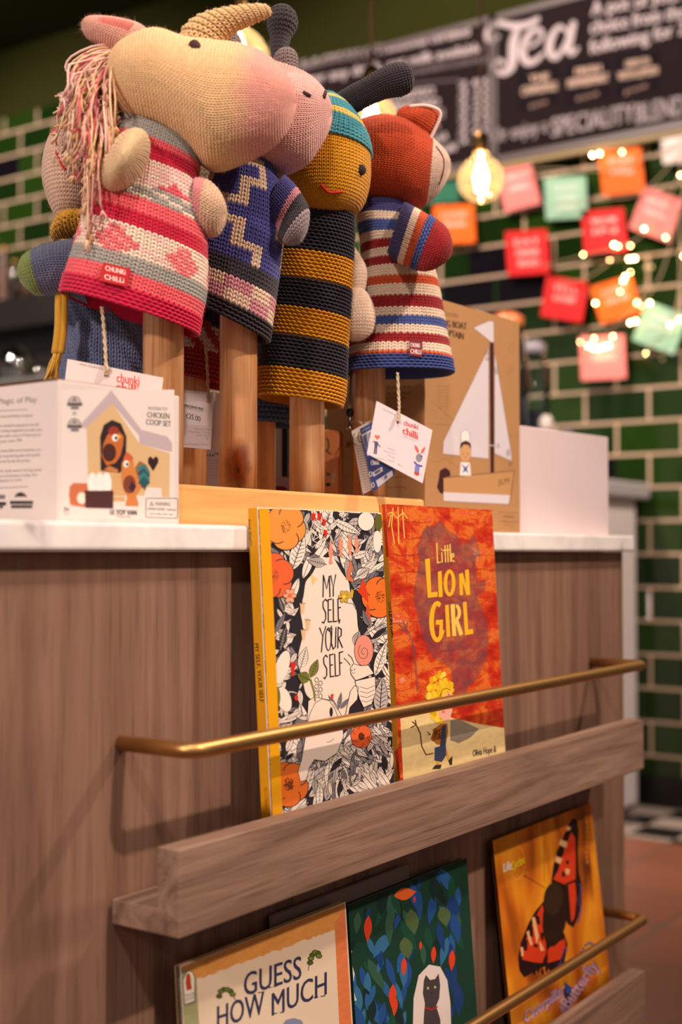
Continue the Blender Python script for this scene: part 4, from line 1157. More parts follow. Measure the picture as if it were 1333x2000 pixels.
t5, a5 = quad_card('game_card', 'beige card with rows of small print hanging in front of the copper tin', 'card', [(687, 842), (727, 823), (746, 945), (709, 966)], [1.63, 1.63, 1.63, 1.63], .001, K(202, 184, 172))
a5.k = (1 / 5.8, 620, 720)
for k in range(18): a5.stroke([(432 + k * 7, 880 + k * 29), (560 + k * 3.6, 862 + k * 29)], 9, K(136, 116, 106), 1)
a5.ring(430, 800, 26, 60, 10, INK, 1, 60, 270); a5.ring(490, 775, 26, 60, 10, INK, 1, 60, 270)
a5.build('printing', t5)
t6, a6 = quad_card('game_card', 'blue card with white picture panels hanging beside the fox puppet tag', 'card', [(703, 838), (748, 814), (772, 926), (729, 962)], [1.62, 1.62, 1.62, 1.62], .001, K(58, 72, 122))
a6.k = (1 / 5.8, 620, 720)
for q in ([(500, 745), (610, 690), (640, 960), (570, 990)], [(625, 1175), (735, 1110), (745, 1160), (640, 1225)], [(665, 1270), (850, 1150), (860, 1210), (690, 1345)], [(620, 1050), (700, 1040), (705, 1085), (640, 1090)]): a6.poly(q, K(206, 204, 214), 1)
for q in ([(515, 775), (550, 740), (585, 900), (560, 960)], [(585, 730), (610, 715), (630, 860), (605, 900)], [(650, 1170), (712, 1135), (718, 1160), (655, 1205)], [(760, 1215), (790, 1200), (795, 1235), (765, 1260)]): a6.poly(q, K(96, 104, 140), 2)
for x, y in ((625, 1065), (605, 1195), (632, 1318)): a6.ring(x, y, 15, 26, 8, K(216, 214, 222), 2)
a6.text('HOW TO PLAY', 500, 725, 600, 670, 22, K(206, 204, 214), 1)
a6.build('printing', t6)
# hanger loops for the two cards rest on the tin
for root, px in ((t5, 707), (t6, 727)):
    string(root, [P(686, 826, 1.668), P(700, 823, 1.65), P(px, 828, 1.632)], K(200, 180, 160), .0005)

t7, a7 = quad_card('leaflet', 'lilac-white leaflet with small print standing behind the second front post', 'leaflet', [(393, 872), (434, 872), (434, 955), (393, 952)], [1.60, 1.62, 1.62, 1.60], .0008, K(206, 198, 222))
a7.k = k8
for k, x1 in enumerate((660, 655, 640, 650, 630, 620, 600, 545)): a7.text('suitable for small hands and big stories', 445, 1195 + k * 38, x1, 1205 + k * 38, 18, K(150, 138, 156), 1)
for x in (448, 485, 525, 565): a7.rect(x, 1112, x + 22, 1142, K(70, 62, 90), 1)
a7.text('CE', 600, 1125, 650, 1125, 34, K(56, 50, 80), 1, 3)
a7.build('printing', t7)
t8, a8 = quad_card('greeting_card', 'white card with a red edge leaning behind the second front post', 'card', [(494, 836), (507, 850), (527, 958), (494, 956)], [1.64, 1.64, 1.64, 1.64], .0012, K(204, 194, 204))
a8.stroke([(513, 905), (519, 948)], 2, K(130, 30, 50), 1); a8.build('printing', t8)
t9, a9 = quad_card('greeting_card', 'pale pink card with a dark and red drawing between second and third front posts', 'card', [(524, 929), (570, 933), (570, 968), (524, 964)], [1.76, 1.76, 1.76, 1.76], .0012, K(180, 150, 160))
a9.ell(532, 939, 7, 5, INK, 1); a9.ell(546, 955, 16, 6, K(120, 30, 34), 1); a9.build('printing', t9)
def small_book(label, px0, px1, y0, t, col):
    a, c = P(px0, 955, t), P(px1, 955, t); h = P(px0, y0, t)[2]
    a[2] = c[2] = TOP
    u = c - a; n = np.array([-u[1], u[0], 0]); n /= np.linalg.norm(n)
    r = thing('upright_book', label, 'book', (a + c) / 2, 'books standing behind the peg stand')
    w = np.linalg.norm(u); e = u / w
    for nm, o_, uu, d0, dd, m in (('front_cover', 0, .0012, 0, .15, col), ('back_cover', w - .0012, .0012, 0, .15, col), ('spine', .0012, w - .0024, 0, .0014, col)):
        b = MB(); b.col = m; b.frame(a + e * o_ + n * d0, e * uu, n * dd, (0, 0, h - TOP)); b.build(nm, CARD, r, color=True)
    b = MB(); b.frame(a + e * .0013 + n * .0016 + ZV * .002, e * (w - .0027), n * .145, (0, 0, h - TOP - .005)); b.build('pages', PAPER, r)
small_book('upright book with an ochre spine behind the peg stand', 527.5, 537, 800, 1.84, K(176, 118, 44))
small_book('upright book with a pale cream spine beside the ochre one', 537.3, 550.4, 800, 1.84, K(176, 156, 140))
small_book('upright book with a black spine beside the cream one', 550.7, 562, 800, 1.84, K(34, 26, 32))

# sewn-in brand patches on the dresses
def patch(root, loft, q, col, words, tcol):
    pts = [on_loft(loft, *p, .0022) for p in q]
    b = MB(); b.col = col
    c = sum(pts) / 4
    g = []
    for i in range(7):
        for j in range(4):
            x = q[0][0] * (1 - i / 6) * (1 - j / 3) + q[1][0] * (i / 6) * (1 - j / 3) + q[2][0] * (i / 6) * (j / 3) + q[3][0] * (1 - i / 6) * (j / 3)
            y = q[0][1] * (1 - i / 6) * (1 - j / 3) + q[1][1] * (i / 6) * (1 - j / 3) + q[2][1] * (i / 6) * (j / 3) + q[3][1] * (1 - i / 6) * (j / 3)
            g.append(on_loft(loft, x, y, .0022))
    n = np.cross(pts[1] - pts[0], pts[3] - pts[0]); n /= np.linalg.norm(n)
    if n @ (CAM - c) < 0: n = -n
    # fit a flat patch just in front of the wool
    k = max((p - c) @ n for p in g) + .0016
    o = c + n * k
    A_ = Art(o, n)
    f = [A_.pt(*p, 0) for p in q]
    b.add(f + [p - n * .0012 for p in f], [(0, 3, 2, 1), (4, 5, 6, 7), (0, 1, 5, 4), (1, 2, 6, 5), (2, 3, 7, 6), (3, 0, 4, 7)])
    pb_ = b.build('label_patch', CARD, root, color=True)
    for st, x0, y0, x1, y1, h in words: A_.text(st, x0, y0, x1, y1, h, tcol, 2, .5)
    A_.build('lettering', pb_)
patch(pa, dress, [(202, 512), (255, 524), (248, 560), (194, 548)], K(176, 22, 30), [('CHUNKi', 206, 528, 245, 537, 10), ('CHiLLi', 204, 545, 242, 553, 10)], K(236, 206, 196))
patch(pd, dressd, [(801, 661), (825, 663), (825, 697), (800, 694)], K(120, 32, 44), [('CHUNKI', 802, 677, 820, 679, 8), ('CHILLI', 802, 690, 823, 692, 9)], K(232, 206, 200))
patch(pb, dressb, [(397, 560), (404, 562), (402, 590), (394, 588)], K(130, 24, 34), [], INK)

# ------------------------------------------------------------------ picture books on the ledges
def face_book(label, x0, x1, ztop, zbase, ytop, ybot, thick, cover, spine, back, group, page=PAPER, pivot=0):
    """front-facing book leaning back on a ledge; ytop/ybot = y of the front cover at the top and at the ledge"""
    o = np.array([x0, ybot, zbase]); up = np.array([0, ytop - ybot, ztop - zbase]); h = np.linalg.norm(up); up /= h
    n = np.array([0, -up[2], up[1]])           # outwards
    o = o - n * 0
    ux = np.array([1.0, 0, 0]); w = x1 - x0
    r = thing('picture_book', label, 'book', o + ux * w / 2, group)
    def piece(nm, a, d0, d1, x_0, x_1, z0, z1, m, col=None):
        b = MB(); b.col = col
        b.frame(o + ux * x_0 - n * d1 + up * z0, ux * (x_1 - x_0), n * (d1 - d0), up * (z1 - z0))
        return b.build(nm, m, r, color=col is not None, bevel=.0004)
    lift = .0008
    piece('front_cover', 0, 0, .0009, 0, w, lift, h, CARD if isinstance(cover, tuple) else cover, cover if isinstance(cover, tuple) else None)
    piece('back_cover', 0, thick - .0009, thick, 0, w, lift, h, CARD, back)
    piece('spine', 0, .00092, thick - .00092, 0, .0012, lift, h, CARD, spine)
    piece('pages', 0, .001, thick - .001, .0014, w - .002, lift + .001, h - .0015, page)
    A1, A2 = Art(o + up * h / 2, n), Art(o + up * h / 2, -ux)
    e_ = .0006
    A1.cut([proj(o + ux * a_ + up * b_) for a_, b_ in ((e_, lift + e_), (w - e_, lift + e_), (w - e_, h - e_), (e_, h - e_))])
    A2.cut([proj(o - n * a_ + up * b_) for a_, b_ in ((0, lift), (thick, lift), (thick, h), (0, h))])
    return r, A1, A2

ZL, ZL2 = .5789, .1936
BK = 'picture books facing out on the front ledges'
# --- book with black and white leaf drawing and yellow spine
cw = K(236, 216, 200)
b1, a, sp = face_book('picture book with black and white leaf drawings, orange flowers and a wide yellow spine', 1.0215, 1.2505, .9362, ZL, -.0335, -.0545, .0125, cw, K(216, 150, 14), K(216, 150, 14), BK)
a.k = (1 / 4.443, 480, 970)
BKK = K(44, 38, 44)
a.k = (1, 0, 0)
def cov(u, v):      # cover square (0..1) -> picture
    y = 992 + 612 * v
    xl = 504 + (y - 992) * .0437; xr = 747 + (y - 992) * .0495
    return xl + (xr - xl) * u, y + (12 - 40 * v) * u
rnd = random.Random(3)
ys = K(226, 158, 16)
a.poly([cov(0, .001), cov(.083, .001), cov(.083, .999), cov(0, .999)], ys, 30)
# black ground, lighter clearing
a.poly([cov(.083, .001), cov(.999, .001), cov(.999, .999), cov(.083, .999)], BKK, .5)
Wt, Gr, Lg = K(238, 222, 208), K(128, 120, 124), K(190, 178, 172)
def clear(u, v):     # pale middle
    return ((u - .53) / .27) ** 2 + ((v - .44) / .30) ** 2
for i in range(900):
    u, v = rnd.uniform(.08, 1.0), rnd.uniform(.0, 1.0)
    c = clear(u, v)
    if c < 1.0: continue
    x, y = cov(u, v)
    ln = rnd.uniform(44, 96) if i < 260 else rnd.uniform(24, 60) if i < 700 else rnd.uniform(14, 30); w = ln * rnd.uniform(.10, .19)
    rot = math.atan2(v - .45, (u - .53) * .6) + rnd.uniform(-1.1, 1.1) + math.pi * (rnd.random() < .45)
    ex, ey = x + ln * math.cos(rot), y + ln * math.sin(rot)
    if clear((u + (ex - x) / 235), v + (ey - y) / 600) < .9: continue
    k = rnd.random()
    col = Wt if k < .56 else Lg if k < .70 else Gr if k < .90 else BKK
    L_ = 1 + i * .0105
    if col == BKK: a.leaf(x, y, ln, w, rot, BKK, L_)
    else:
        a.leaf(x - 1.2 * math.cos(rot), y - 1.2 * math.sin(rot), ln + 2.4, w + 1.1, rot, BKK, L_ - .2)
        a.leaf(x, y, ln, w, rot, col, L_, BKK, rnd.choice((0, 3, 5)))
pts = [cov(.53 + .25 * math.cos(t) * (1 + .09 * math.sin(5 * t + .5) + .05 * math.sin(11 * t)), .44 + .275 * math.sin(t) * (1 + .07 * math.cos(4 * t) + .03 * math.sin(13 * t))) for t in np.linspace(0, 6.283, 90)[:-1]]
a.poly(pts, cw, 11)
a.k = (1 / 4.443, 480, 970)
def flower(cx, cy, r, col, rot=0, pet=5, ctr=True, L=14, sq=.78):
    for k in range(pet):
        an = rot + k * 2 * math.pi / pet
        px, py = cx + r * .52 * sq * math.cos(an), cy + r * .52 * math.sin(an)
        a.ell(px, py, r * .56 * sq, r * .54, BKK, L + k * .3, an); a.ell(px, py, r * .52 * sq, r * .5, col, L + .1 + k * .3, an)
    a.ell(cx, cy, r * .6 * sq, r * .6, col, L + 2)
    if ctr:
        for k in range(90):
            rr_, an = r * .27 * math.sqrt(rnd.random()), rnd.uniform(0, 6.28)
            a.ell(cx + rr_ * sq * math.cos(an), cy + rr_ * math.sin(an), 3.4, 3.4, K(96, 48, 20), L + 2.4, n=6)
OR1, OR2, OR3 = K(232, 146, 66), K(226, 98, 52), K(226, 112, 40)
flower(345, 262, 215, OR1, .3); flower(212, 290, 120, OR1, .1, 4, False); flower(240, 690, 215, OR2, .9)
flower(1165, 870, 195, OR3, .5)
a.k = (1 / 2.4685, 480, 960)
flower(556, 1180, 62, OR2, .2, 6); flower(206, 1410, 118, OR3, .4)
a.k = (1 / 4.443, 480, 970)
for x, y, s in ((585, 165, 1), (638, 165, 1), (678, 215, .9), (690, 310, .9)):
    a.poly([(x - 18 * s, y - 30 * s), (x - 6 * s, y - 14 * s), (x, y - 34 * s), (x + 8 * s, y - 14 * s), (x + 18 * s, y - 30 * s), (x + 16 * s, y + 30 * s), (x, y + 48 * s), (x - 14 * s, y + 30 * s)], K(206, 40, 28), 16)
    a.stroke([(x, y + 48), (x - 20, y + 120), (580, 380)], 5, Wt, 15)
for x, y, h in ((735, 380, 200), (822, 345, 170), (900, 330, 170), (960, 340, 140)):
    a.poly([(x - 6, y), (x + 6, y), (x + 20, y + h * .62), (x + 8, y + h * .78), (x + 18, y + h), (x, y + h + 8), (x - 18, y + h), (x - 8, y + h * .78), (x - 20, y + h * .6)], K(224, 140, 112), 16)
a.ell(1042, 215, 74, 84, BKK, 15.5); a.ell(1042, 215, 70, 80, Wt, 16); a.ell(1140, 390, 36, 96, Wt, 16); a.ell(1150, 225, 34, 76, K(96, 92, 40), 16)
a.poly([(1020, 700), (1060, 860), (1062, 920), (970, 825), (985, 790)], K(212, 62, 30), 16); a.poly([(1050, 920), (1072, 960), (1088, 1090), (1040, 1010)], K(206, 80, 48), 16)
a.poly([(905, 540), (925, 620), (905, 690), (935, 720), (925, 745), (865, 715), (880, 650)], K(206, 112, 76), 16)
a.poly([(565, 670), (618, 715), (575, 770)], K(232, 196, 120), 16)
def daisy(cx, cy, r, col, cc, n=6, L=17):
    for k in range(n):
        an = k * 2 * math.pi / n; a.ell(cx + r * .6 * math.cos(an) * .8, cy + r * .6 * math.sin(an), r * .38, r * .3, BKK, L, an); a.ell(cx + r * .6 * math.cos(an) * .8, cy + r * .6 * math.sin(an), r * .33, r * .25, col, L + .2, an)
    a.ell(cx, cy, r * .26, r * .28, cc, L + .5)
daisy(380, 860, 70, K(232, 160, 130), K(214, 110, 70)); daisy(850, 868, 60, K(206, 164, 50), K(232, 200, 100)); daisy(790, 300, 22, Wt, K(230, 180, 60)); daisy(748, 270, 20, Wt, K(230, 180, 60)); daisy(822, 155, 20, Wt, K(230, 120, 60)); daisy(1200, 1420, 34, Wt, K(200, 190, 180))
a.poly([(885, 815), (905, 840), (915, 800), (935, 815), (925, 880), (895, 880)], K(206, 164, 50), 17); a.stroke([(870, 920), (930, 930), (955, 980)], 5, K(120, 110, 106), 16)
for x, y in ((488, 960), (535, 1105), (498, 1190)):
    a.poly([(x - 24, y - 45), (x - 8, y - 28), (x, y - 48), (x + 10, y - 28), (x + 26, y - 40), (x + 14, y + 40), (x, y + 62), (x - 12, y + 40)], K(226, 184, 140), 17); a.stroke([(x - 24, y - 45), (x - 8, y - 28), (x, y - 48), (x + 10, y - 28), (x + 26, y - 40)], 4, BKK, 17.5)
a.poly([(385, 1435), (435, 1435), (410, 1560), (395, 1560)], K(206, 44, 34), 18); a.ell(436, 1745, 18, 26, K(196, 50, 40), 18)
# snail and long-eared creature
a.ell(1022, 1335, 84, 138, BKK, 18); a.ell(1022, 1335, 81, 134, K(226, 142, 122), 18.5)
sp_pts = [(1022 + (12 + 48 * t / 9.4) * .86 * math.cos(t + 1), 1350 + (12 + 62 * t / 9.4) * math.sin(t + 1)) for t in np.linspace(0, 9.4, 40)]
a.stroke(sp_pts, 4, BKK, 19, caps=False)
body = [(905, 1490), (930, 1450), (1000, 1468), (1060, 1462), (1110, 1535), (1000, 1580), (950, 1595), (910, 1540)]
a.poly(body, cw, 20); a.stroke(body, 5, BKK, 20.5, True)
for q in ([(905, 1462), (880, 1430), (850, 1400)], [(935, 1440), (915, 1395), (885, 1368)]): a.stroke(q, 5, BKK, 20)
for x, y in ((918, 1508), (942, 1500)): a.ell(x, y, 5, 6, BKK, 21)
a.ring(930, 1522, 14, 10, 4, BKK, 21, 20, 150)
leg = [(945, 1600), (1120, 1560), (1125, 1700), (1090, 1800), (1020, 1830), (985, 1760)]
a.poly(leg, cw, 19.5); a.stroke(leg, 5, BKK, 19.8, True)
for k in range(4): a.stroke([(990, 1650 + k * 40), (1050, 1668 + k * 38), (1115, 1640 + k * 36)], 4, BKK, 20)
arm_ = [(860, 1900), (885, 1780), (905, 1690), (940, 1640), (975, 1650), (965, 1760), (900, 1830)]
a.poly(arm_, cw, 19.6); a.stroke(arm_, 5, BKK, 19.9)
hd = [(525, 2000), (555, 1880), (600, 1790), (660, 1755), (720, 1770), (770, 1840), (800, 1920), (800, 2040), (780, 2110), (560, 2110), (535, 2060)]
a.poly(hd, cw, 19); a.stroke(hd[:7], 5, BKK, 19.3)
a.ell(738, 1868, 15, 42, BKK, 20)
a.ring(700, 2090, 60, 40, 4, BKK, 20, 10, 90)
for x, y, l_, w_, r_ in ((555, 1590, 120, 48, -2.75), (560, 1570, 170, 34, -1.2)): a.leaf(x, y, l_ + 4, w_ + 4, r_, BKK, 20); a.leaf(x, y, l_, w_, r_, K(122, 124, 56), 20.4, K(60, 62, 30), 5)
a.stroke([(560, 1590), (590, 1690), (598, 1770)], 16, K(122, 124, 56), 20)
for k in range(6):
    a.ring(612 + (k % 2) * 34, 1590 + k * 28, 15, 20, 4, BKK, 20)
a.poly([(735, 1715), (760, 1710), (752, 1765), (742, 1760)], K(206, 50, 40), 20)
for x, y, l_, r_ in ((790, 1850, 150, -2.1), (800, 1850, 160, -1.4), (820, 1840, 120, -.9)): a.leaf(x, y, l_, 20, r_, Gr, 18.6, BKK, 4)
a.ell(312, 1480, 58, 150, Wt, 17, .3); a.ell(330, 1760, 60, 110, Wt, 17, -.3); a.ell(268, 1740, 30, 90, K(112, 108, 44), 17.4)
# large single leaves round the clearing
for x, y, l_, w_, r_, c_ in ((400, 640, 330, 62, -1.25, Wt), (300, 1330, 210, 26, -1.35, BKK), (255, 1180, 190, 24, -1.1, Gr), (470, 1500, 200, 40, -1.3, Wt), (1120, 1560, 320, 44, -1.25, Wt), (1160, 1900, 330, 60, -1.5, Lg), (700, 590, 170, 40, -2.9, Lg), (760, 210, 260, 36, .45, Wt), (940, 1290, 130, 34, -1.2, Lg), (960, 700, 130, 44, -.6, Wt), (1080, 1130, 160, 30, -2.0, Gr), (330, 1010, 150, 22, -1.9, BKK)):
    a.leaf(x, y, l_ + 8, w_ + 5, r_, BKK, 12.6); a.leaf(x, y, l_, w_, r_, c_, 13, BKK if c_ != BKK else Lg, 7)
a.k = (1 / 2.4685, 480, 960)
bd = [(300, 1010), (330, 990), (420, 1010), (460, 1080), (470, 1180), (440, 1260), (380, 1300), (330, 1292), (305, 1330), (290, 1390), (262, 1400), (250, 1350), (268, 1290), (292, 1150)]
a.poly(bd, cw, 18.8); a.stroke(bd, 2.6, BKK, 19.0, True)
a.k = (1 / 4.443, 480, 970)
# hand-drawn title
def S(pts, w=9): a.stroke(pts, w, INK, 22)
S([(668, 870), (671, 682), (700, 800), (722, 690), (728, 868)]); S([(735, 685), (757, 792), (778, 678)]); S([(757, 792), (757, 862)])
S([(703, 905), (688, 890), (668, 912), (668, 960), (690, 1005), (692, 1055), (675, 1095), (660, 1088)]); S([(712, 892), (714, 1086), (746, 1082)]); S([(712, 894), (742, 888)]); S([(713, 985), (736, 981)]); S([(756, 890), (759, 1084), (786, 1080)]); S([(797, 886), (801, 1080)]); S([(797, 887), (828, 880)]); S([(798, 965), (820, 960)]); S([(814, 1066), (808, 1096)], 9)
S([(638, 1138), (666, 1212), (692, 1126)]); S([(666, 1212), (654, 1346)]); a.ring(714, 1236, 24, 98, 9, INK, 22); S([(705, 1148), (722, 1165), (742, 1122)], 8)
S([(744, 1140), (740, 1270), (756, 1322), (776, 1300), (780, 1134)]); S([(796, 1312), (799, 1132), (826, 1150), (826, 1204), (801, 1226), (836, 1308)])
S([(706, 1390), (692, 1374), (672, 1400), (676, 1450), (700, 1492), (700, 1550), (684, 1578), (674, 1568)]); S([(726, 1370), (731, 1562), (762, 1557)]); S([(726, 1373), (756, 1366)]); S([(729, 1462), (751, 1458)]); S([(769, 1366), (776, 1556), (802, 1551)]); S([(809, 1350), (814, 1546)]); S([(809, 1352), (840, 1344)]); S([(811, 1445), (832, 1440)])
a.build('cover_artwork', b1)
sp.k = (1 / 4.443, 480, 970)
sp.text('Esmé Shapiro', 22, 200, 42, 430, 20, K(44, 28, 14), 1, 2); sp.text('MY SELF, YOUR SELF', 78, 1275, 125, 1785, 34, K(44, 28, 14), 1, 3)
sp.text('Rocket', 158, 2530, 172, 2720, 26, K(190, 60, 20), 1); sp.build('spine_lettering', b1)

# --- red and orange book with yellow capitals
def painterly(name, shade=0):
    m = mat(name, (.6, .1, .05), .42); t, b, n, l = nodes(m)
    v = coords(n, l, (1, 1, 1)); vs = coords(n, l, (1, 1, 2.4))
    nz = noise(n, l, vs, 17, 7, .68, .4)
    r = ramp(n, [(.30, lin(150, 22, 14)), (.42, lin(196, 44, 20)), (.50, lin(212, 72, 28)), (.56, lin(228, 124, 44)), (.62, lin(222, 84, 40)), (.68, lin(232, 164, 124)), (.76, lin(214, 96, 70))]); l(nz, r.inputs[0])
    sp_ = n('ShaderNodeSeparateXYZ'); cb = n('ShaderNodeCombineXYZ'); l(v, sp_.inputs[0]); l(sp_.outputs[0], cb.inputs[0]); l(sp_.outputs[2], cb.inputs[1])
    wn_ = n('ShaderNodeTexNoise'); wn_.inputs['Scale'].default_value = 40; l(cb.outputs[0], wn_.inputs['Vector'])
    av = n('ShaderNodeVectorMath'); av.operation = 'MULTIPLY_ADD'; av.inputs[1].default_value = (.007, .007, 0); l(wn_.outputs['Color'], av.inputs[0]); l(cb.outputs[0], av.inputs[2])
    k = n('ShaderNodeTexBrick'); k.inputs['Scale'].default_value = 1; k.inputs['Brick Width'].default_value = .036; k.inputs['Row Height'].default_value = .0195; k.inputs['Mortar Size'].default_value = .0014; k.inputs['Mortar Smooth'].default_value = .9
    l(av.outputs[0], k.inputs['Vector'])
    fm = n('ShaderNodeMath'); fm.operation = 'MULTIPLY'; l(k.outputs['Fac'], fm.inputs[0])
    pt = noise(n, l, v, 30, 3, .6); pr = ramp(n, [(.38, (0, 0, 0)), (.6, (.85, .85, .85))]); l(pt, pr.inputs[0]); l(pr.outputs[0], fm.inputs[1])
    mx = n('ShaderNodeMix'); mx.data_type = 'RGBA'; l(fm.outputs[0], mx.inputs[0]); l(r.outputs[0], mx.inputs[6]); mx.inputs[7].default_value = (*lin(168, 30, 16), 1)
    f2 = noise(n, l, coords(n, l, (1, 1, 4)), 150, 5, .75); r2 = ramp(n, [(.3, (.70, .64, .60)), (.66, (1.06, 1.03, 1.0))]); l(f2, r2.inputs[0])
    m2 = n('ShaderNodeMix'); m2.data_type = 'RGBA'; m2.blend_type = 'MULTIPLY'; m2.inputs[0].default_value = .9; l(mx.outputs[2], m2.inputs[6]); l(r2.outputs[0], m2.inputs[7])
    out = m2.outputs[2]
    if shade:
        m3 = n('ShaderNodeMix'); m3.data_type = 'RGBA'; f3 = noise(n, l, vs, 36, 4, .6); r3 = ramp(n, [(.35, (shade - .22,) * 3), (.65, (shade + .14,) * 3)]); l(f3, r3.inputs[0]); l(r3.outputs[0], m3.inputs[0])
        l(out, m3.inputs[6]); m3.inputs[7].default_value = (*lin(96, 66, 74), 1); out = m3.outputs[2]
    l(out, b.inputs['Base Color']); return m
b2, a, sp = face_book('orange-red picture book with yellow capital title and a small girl walking', 1.2627, 1.5215, .9470, ZL, -.0330, -.0545, .0105, painterly('red_brick_painting'), K(214, 146, 36), K(190, 60, 30), BK)
a.k = (1 / 3.57, 740, 970)
sil = [(300, 260), (330, 212), (390, 200), (430, 165), (482, 230), (540, 265), (570, 300), (592, 330), (640, 290), (665, 260), (690, 330), (712, 405), (680, 430), (678, 520), (700, 592), (746, 578), (740, 655), (690, 690), (722, 780), (760, 900), (760, 1080), (700, 1250), (620, 1330), (600, 1400), (530, 1400), (500, 1200), (420, 1150), (350, 1080), (300, 950), (272, 830), (242, 700), (262, 560), (282, 450), (272, 350)]
sh = Art(a.o, a.n, a.k); sh.clip = a.clip; sp_pts2 = spline([(x, y, 0) for x, y in sil + sil[:1]], 110)
sh.poly([(q[0], q[1]) for q in sp_pts2[:-1]], K(112, 52, 52), 1)
sh.stroke([(160, 930), (205, 940), (235, 1010), (250, 1120), (262, 1220), (272, 1350)], 18, K(126, 70, 70), 1)
for q in ([(140, 890), (170, 915)], [(175, 870), (185, 920)], [(200, 880), (190, 925)]): sh.stroke(q, 12, K(126, 70, 70), 1)
sh.build('figure_painting', b2, painterly('plum_brick_painting', .62))
sh = Art(a.o, a.n, a.k); sh.clip = a.clip
sh.poly([(148, 1480), (420, 1500), (520, 1545), (700, 1585), (925, 1622), (950, 1760), (960, 2150), (180, 2150)], K(240, 212, 150), 2)
sh.poly([(500, 1560), (560, 1550), (700, 1620), (640, 1680), (560, 1720), (500, 1700)], K(150, 136, 116), 3)
sh.build('ground_painting', b2, PAINT)
for q in ([(100, 80), (90, 200), (110, 330)], [(60, 120), (90, 110), (130, 150), (170, 110), (200, 150)], [(135, 75), (140, 330)], [(165, 90), (180, 290)], [(85, 130), (70, 210)]): a.stroke(q, 7, K(238, 190, 90), 3)
YL, YL2 = K(238, 178, 40), K(244, 196, 92)
def T_(pts, w, c=YL): a.stroke(pts, w, c, 6)
for p_ in ([(404, 325), (410, 462), (432, 455)], [(440, 392), (443, 456)], [(462, 342), (466, 456)], [(480, 340), (484, 455)], [(446, 376), (496, 370)], [(497, 332), (502, 452)], [(506, 428), (524, 415), (520, 398), (508, 402), (508, 445), (528, 452)]): T_(p_, 8, YL2)
a.ell(438, 368, 5, 5, YL2, 6)
a.poly([(322, 436), (356, 430), (366, 668), (410, 662), (411, 698), (342, 706)], YL, 6)
a.poly([(412, 524), (438, 518), (446, 698), (418, 702)], YL, 6)
a.ring(494, 602, 29, 82, 25, YL, 6)
a.poly([(560, 540), (586, 530), (608, 618), (602, 512), (628, 508), (638, 682), (612, 688), (586, 600), (588, 686), (566, 690)], YL, 6)
a.ring(408, 872, 40, 128, 33, YL, 6, 25, 300); a.poly([(398, 862), (448, 856), (446, 960), (420, 970), (424, 892), (398, 894)], YL, 6)
a.poly([(462, 758), (488, 752), (499, 976), (474, 980)], YL, 6)
a.poly([(500, 752), (530, 748), (540, 970), (514, 974)], YL2, 6); a.ring(538, 808, 24, 46, 24, YL2, 6, -90, 90); a.poly([(530, 862), (552, 850), (590, 958), (564, 972)], YL2, 6)
a.poly([(586, 736), (612, 732), (624, 928), (656, 922), (660, 956), (602, 966)], YL, 6)
for i in range(120):
    an, rr_ = rnd.uniform(0, 6.28), math.sqrt(rnd.random())
    a.ell(428 + 92 * rr_ * math.cos(an), 1400 + 170 * rr_ * math.sin(an), 15, 19, rnd.choice([K(238, 196, 40), K(228, 180, 30), K(244, 210, 80), K(214, 164, 24)]), 4 + rnd.random())
a.poly([(430, 1480), (445, 1420), (490, 1350), (505, 1400), (512, 1500), (490, 1560), (460, 1570), (425, 1530), (412, 1520)], K(232, 172, 148), 6); a.ell(452, 1500, 13, 11, K(220, 120, 110), 6.5); a.ell(488, 1380, 4, 6, INK, 7)
for i in range(26): a.ell(rnd.uniform(425, 520), 1325 + rnd.uniform(-30, 35), 12, 16, rnd.choice([K(238, 196, 40), K(228, 180, 30)]), 7)
a.stroke([(425, 1400), (440, 1350), (470, 1335), (500, 1350)], 5, K(120, 60, 20), 8)
a.poly([(385, 1620), (430, 1585), (478, 1580), (484, 1640), (470, 1720), (410, 1730), (362, 1690)], K(170, 98, 30), 5)
for i in range(36): a.stroke([(rnd.uniform(370, 440), rnd.uniform(1610, 1700)), (rnd.uniform(370, 445), rnd.uniform(1610, 1705))], 3, K(94, 50, 18), 6, caps=False)
a.poly([(440, 1600), (470, 1590), (468, 1740), (425, 1750)], K(50, 60, 80), 6); a.poly([(390, 1750), (468, 1730), (472, 1800), (440, 1850), (388, 1840)], K(58, 70, 100), 6)
a.stroke([(408, 1840), (420, 1885)], 22, K(226, 168, 40), 5); a.stroke([(462, 1760), (492, 1840)], 18, K(226, 168, 40), 5)
a.poly([(372, 1900), (395, 1870), (440, 1868), (430, 1898)], K(50, 40, 36), 6); a.poly([(485, 1840), (515, 1805), (512, 1870), (495, 1872)], K(50, 40, 36), 6)
a.stroke([(262, 1592), (290, 1650), (300, 1740), (330, 1800), (378, 1790)], 9, K(110, 70, 30), 5)
for q in ([(262, 1592), (225, 1610)], [(262, 1592), (235, 1570)], [(262, 1592), (255, 1560)]): a.stroke(q, 8, K(80, 50, 30), 5)
a.stroke([(338, 1640), (360, 1655)], 6, INK, 5); a.stroke([(342, 1660), (360, 1660)], 5, INK, 5)
a.text('Olivia Hope &', 655, 1812, 818, 1780, 46, K(60, 50, 46), 5, 2)
a.build('cover_artwork', b2)
sp.k = (1 / 3.57, 740, 970)
sp.poly([(22, 52), (46, 50), (70, 420), (52, 420)], K(196, 52, 26), .5); sp.poly([(110, 1780), (148, 1740), (172, 1960), (140, 1970)], K(190, 60, 30), .5)
sp.text('Little', 66, 738, 74, 790, 20, K(60, 40, 24), 1); sp.text('LION GIRL', 68, 800, 92, 990, 22, K(40, 28, 24), 1, 3); sp.text('OLIVIA HOPE & FIONA WOODCOCK', 95, 1148, 128, 1560, 20, K(80, 56, 24), 1)
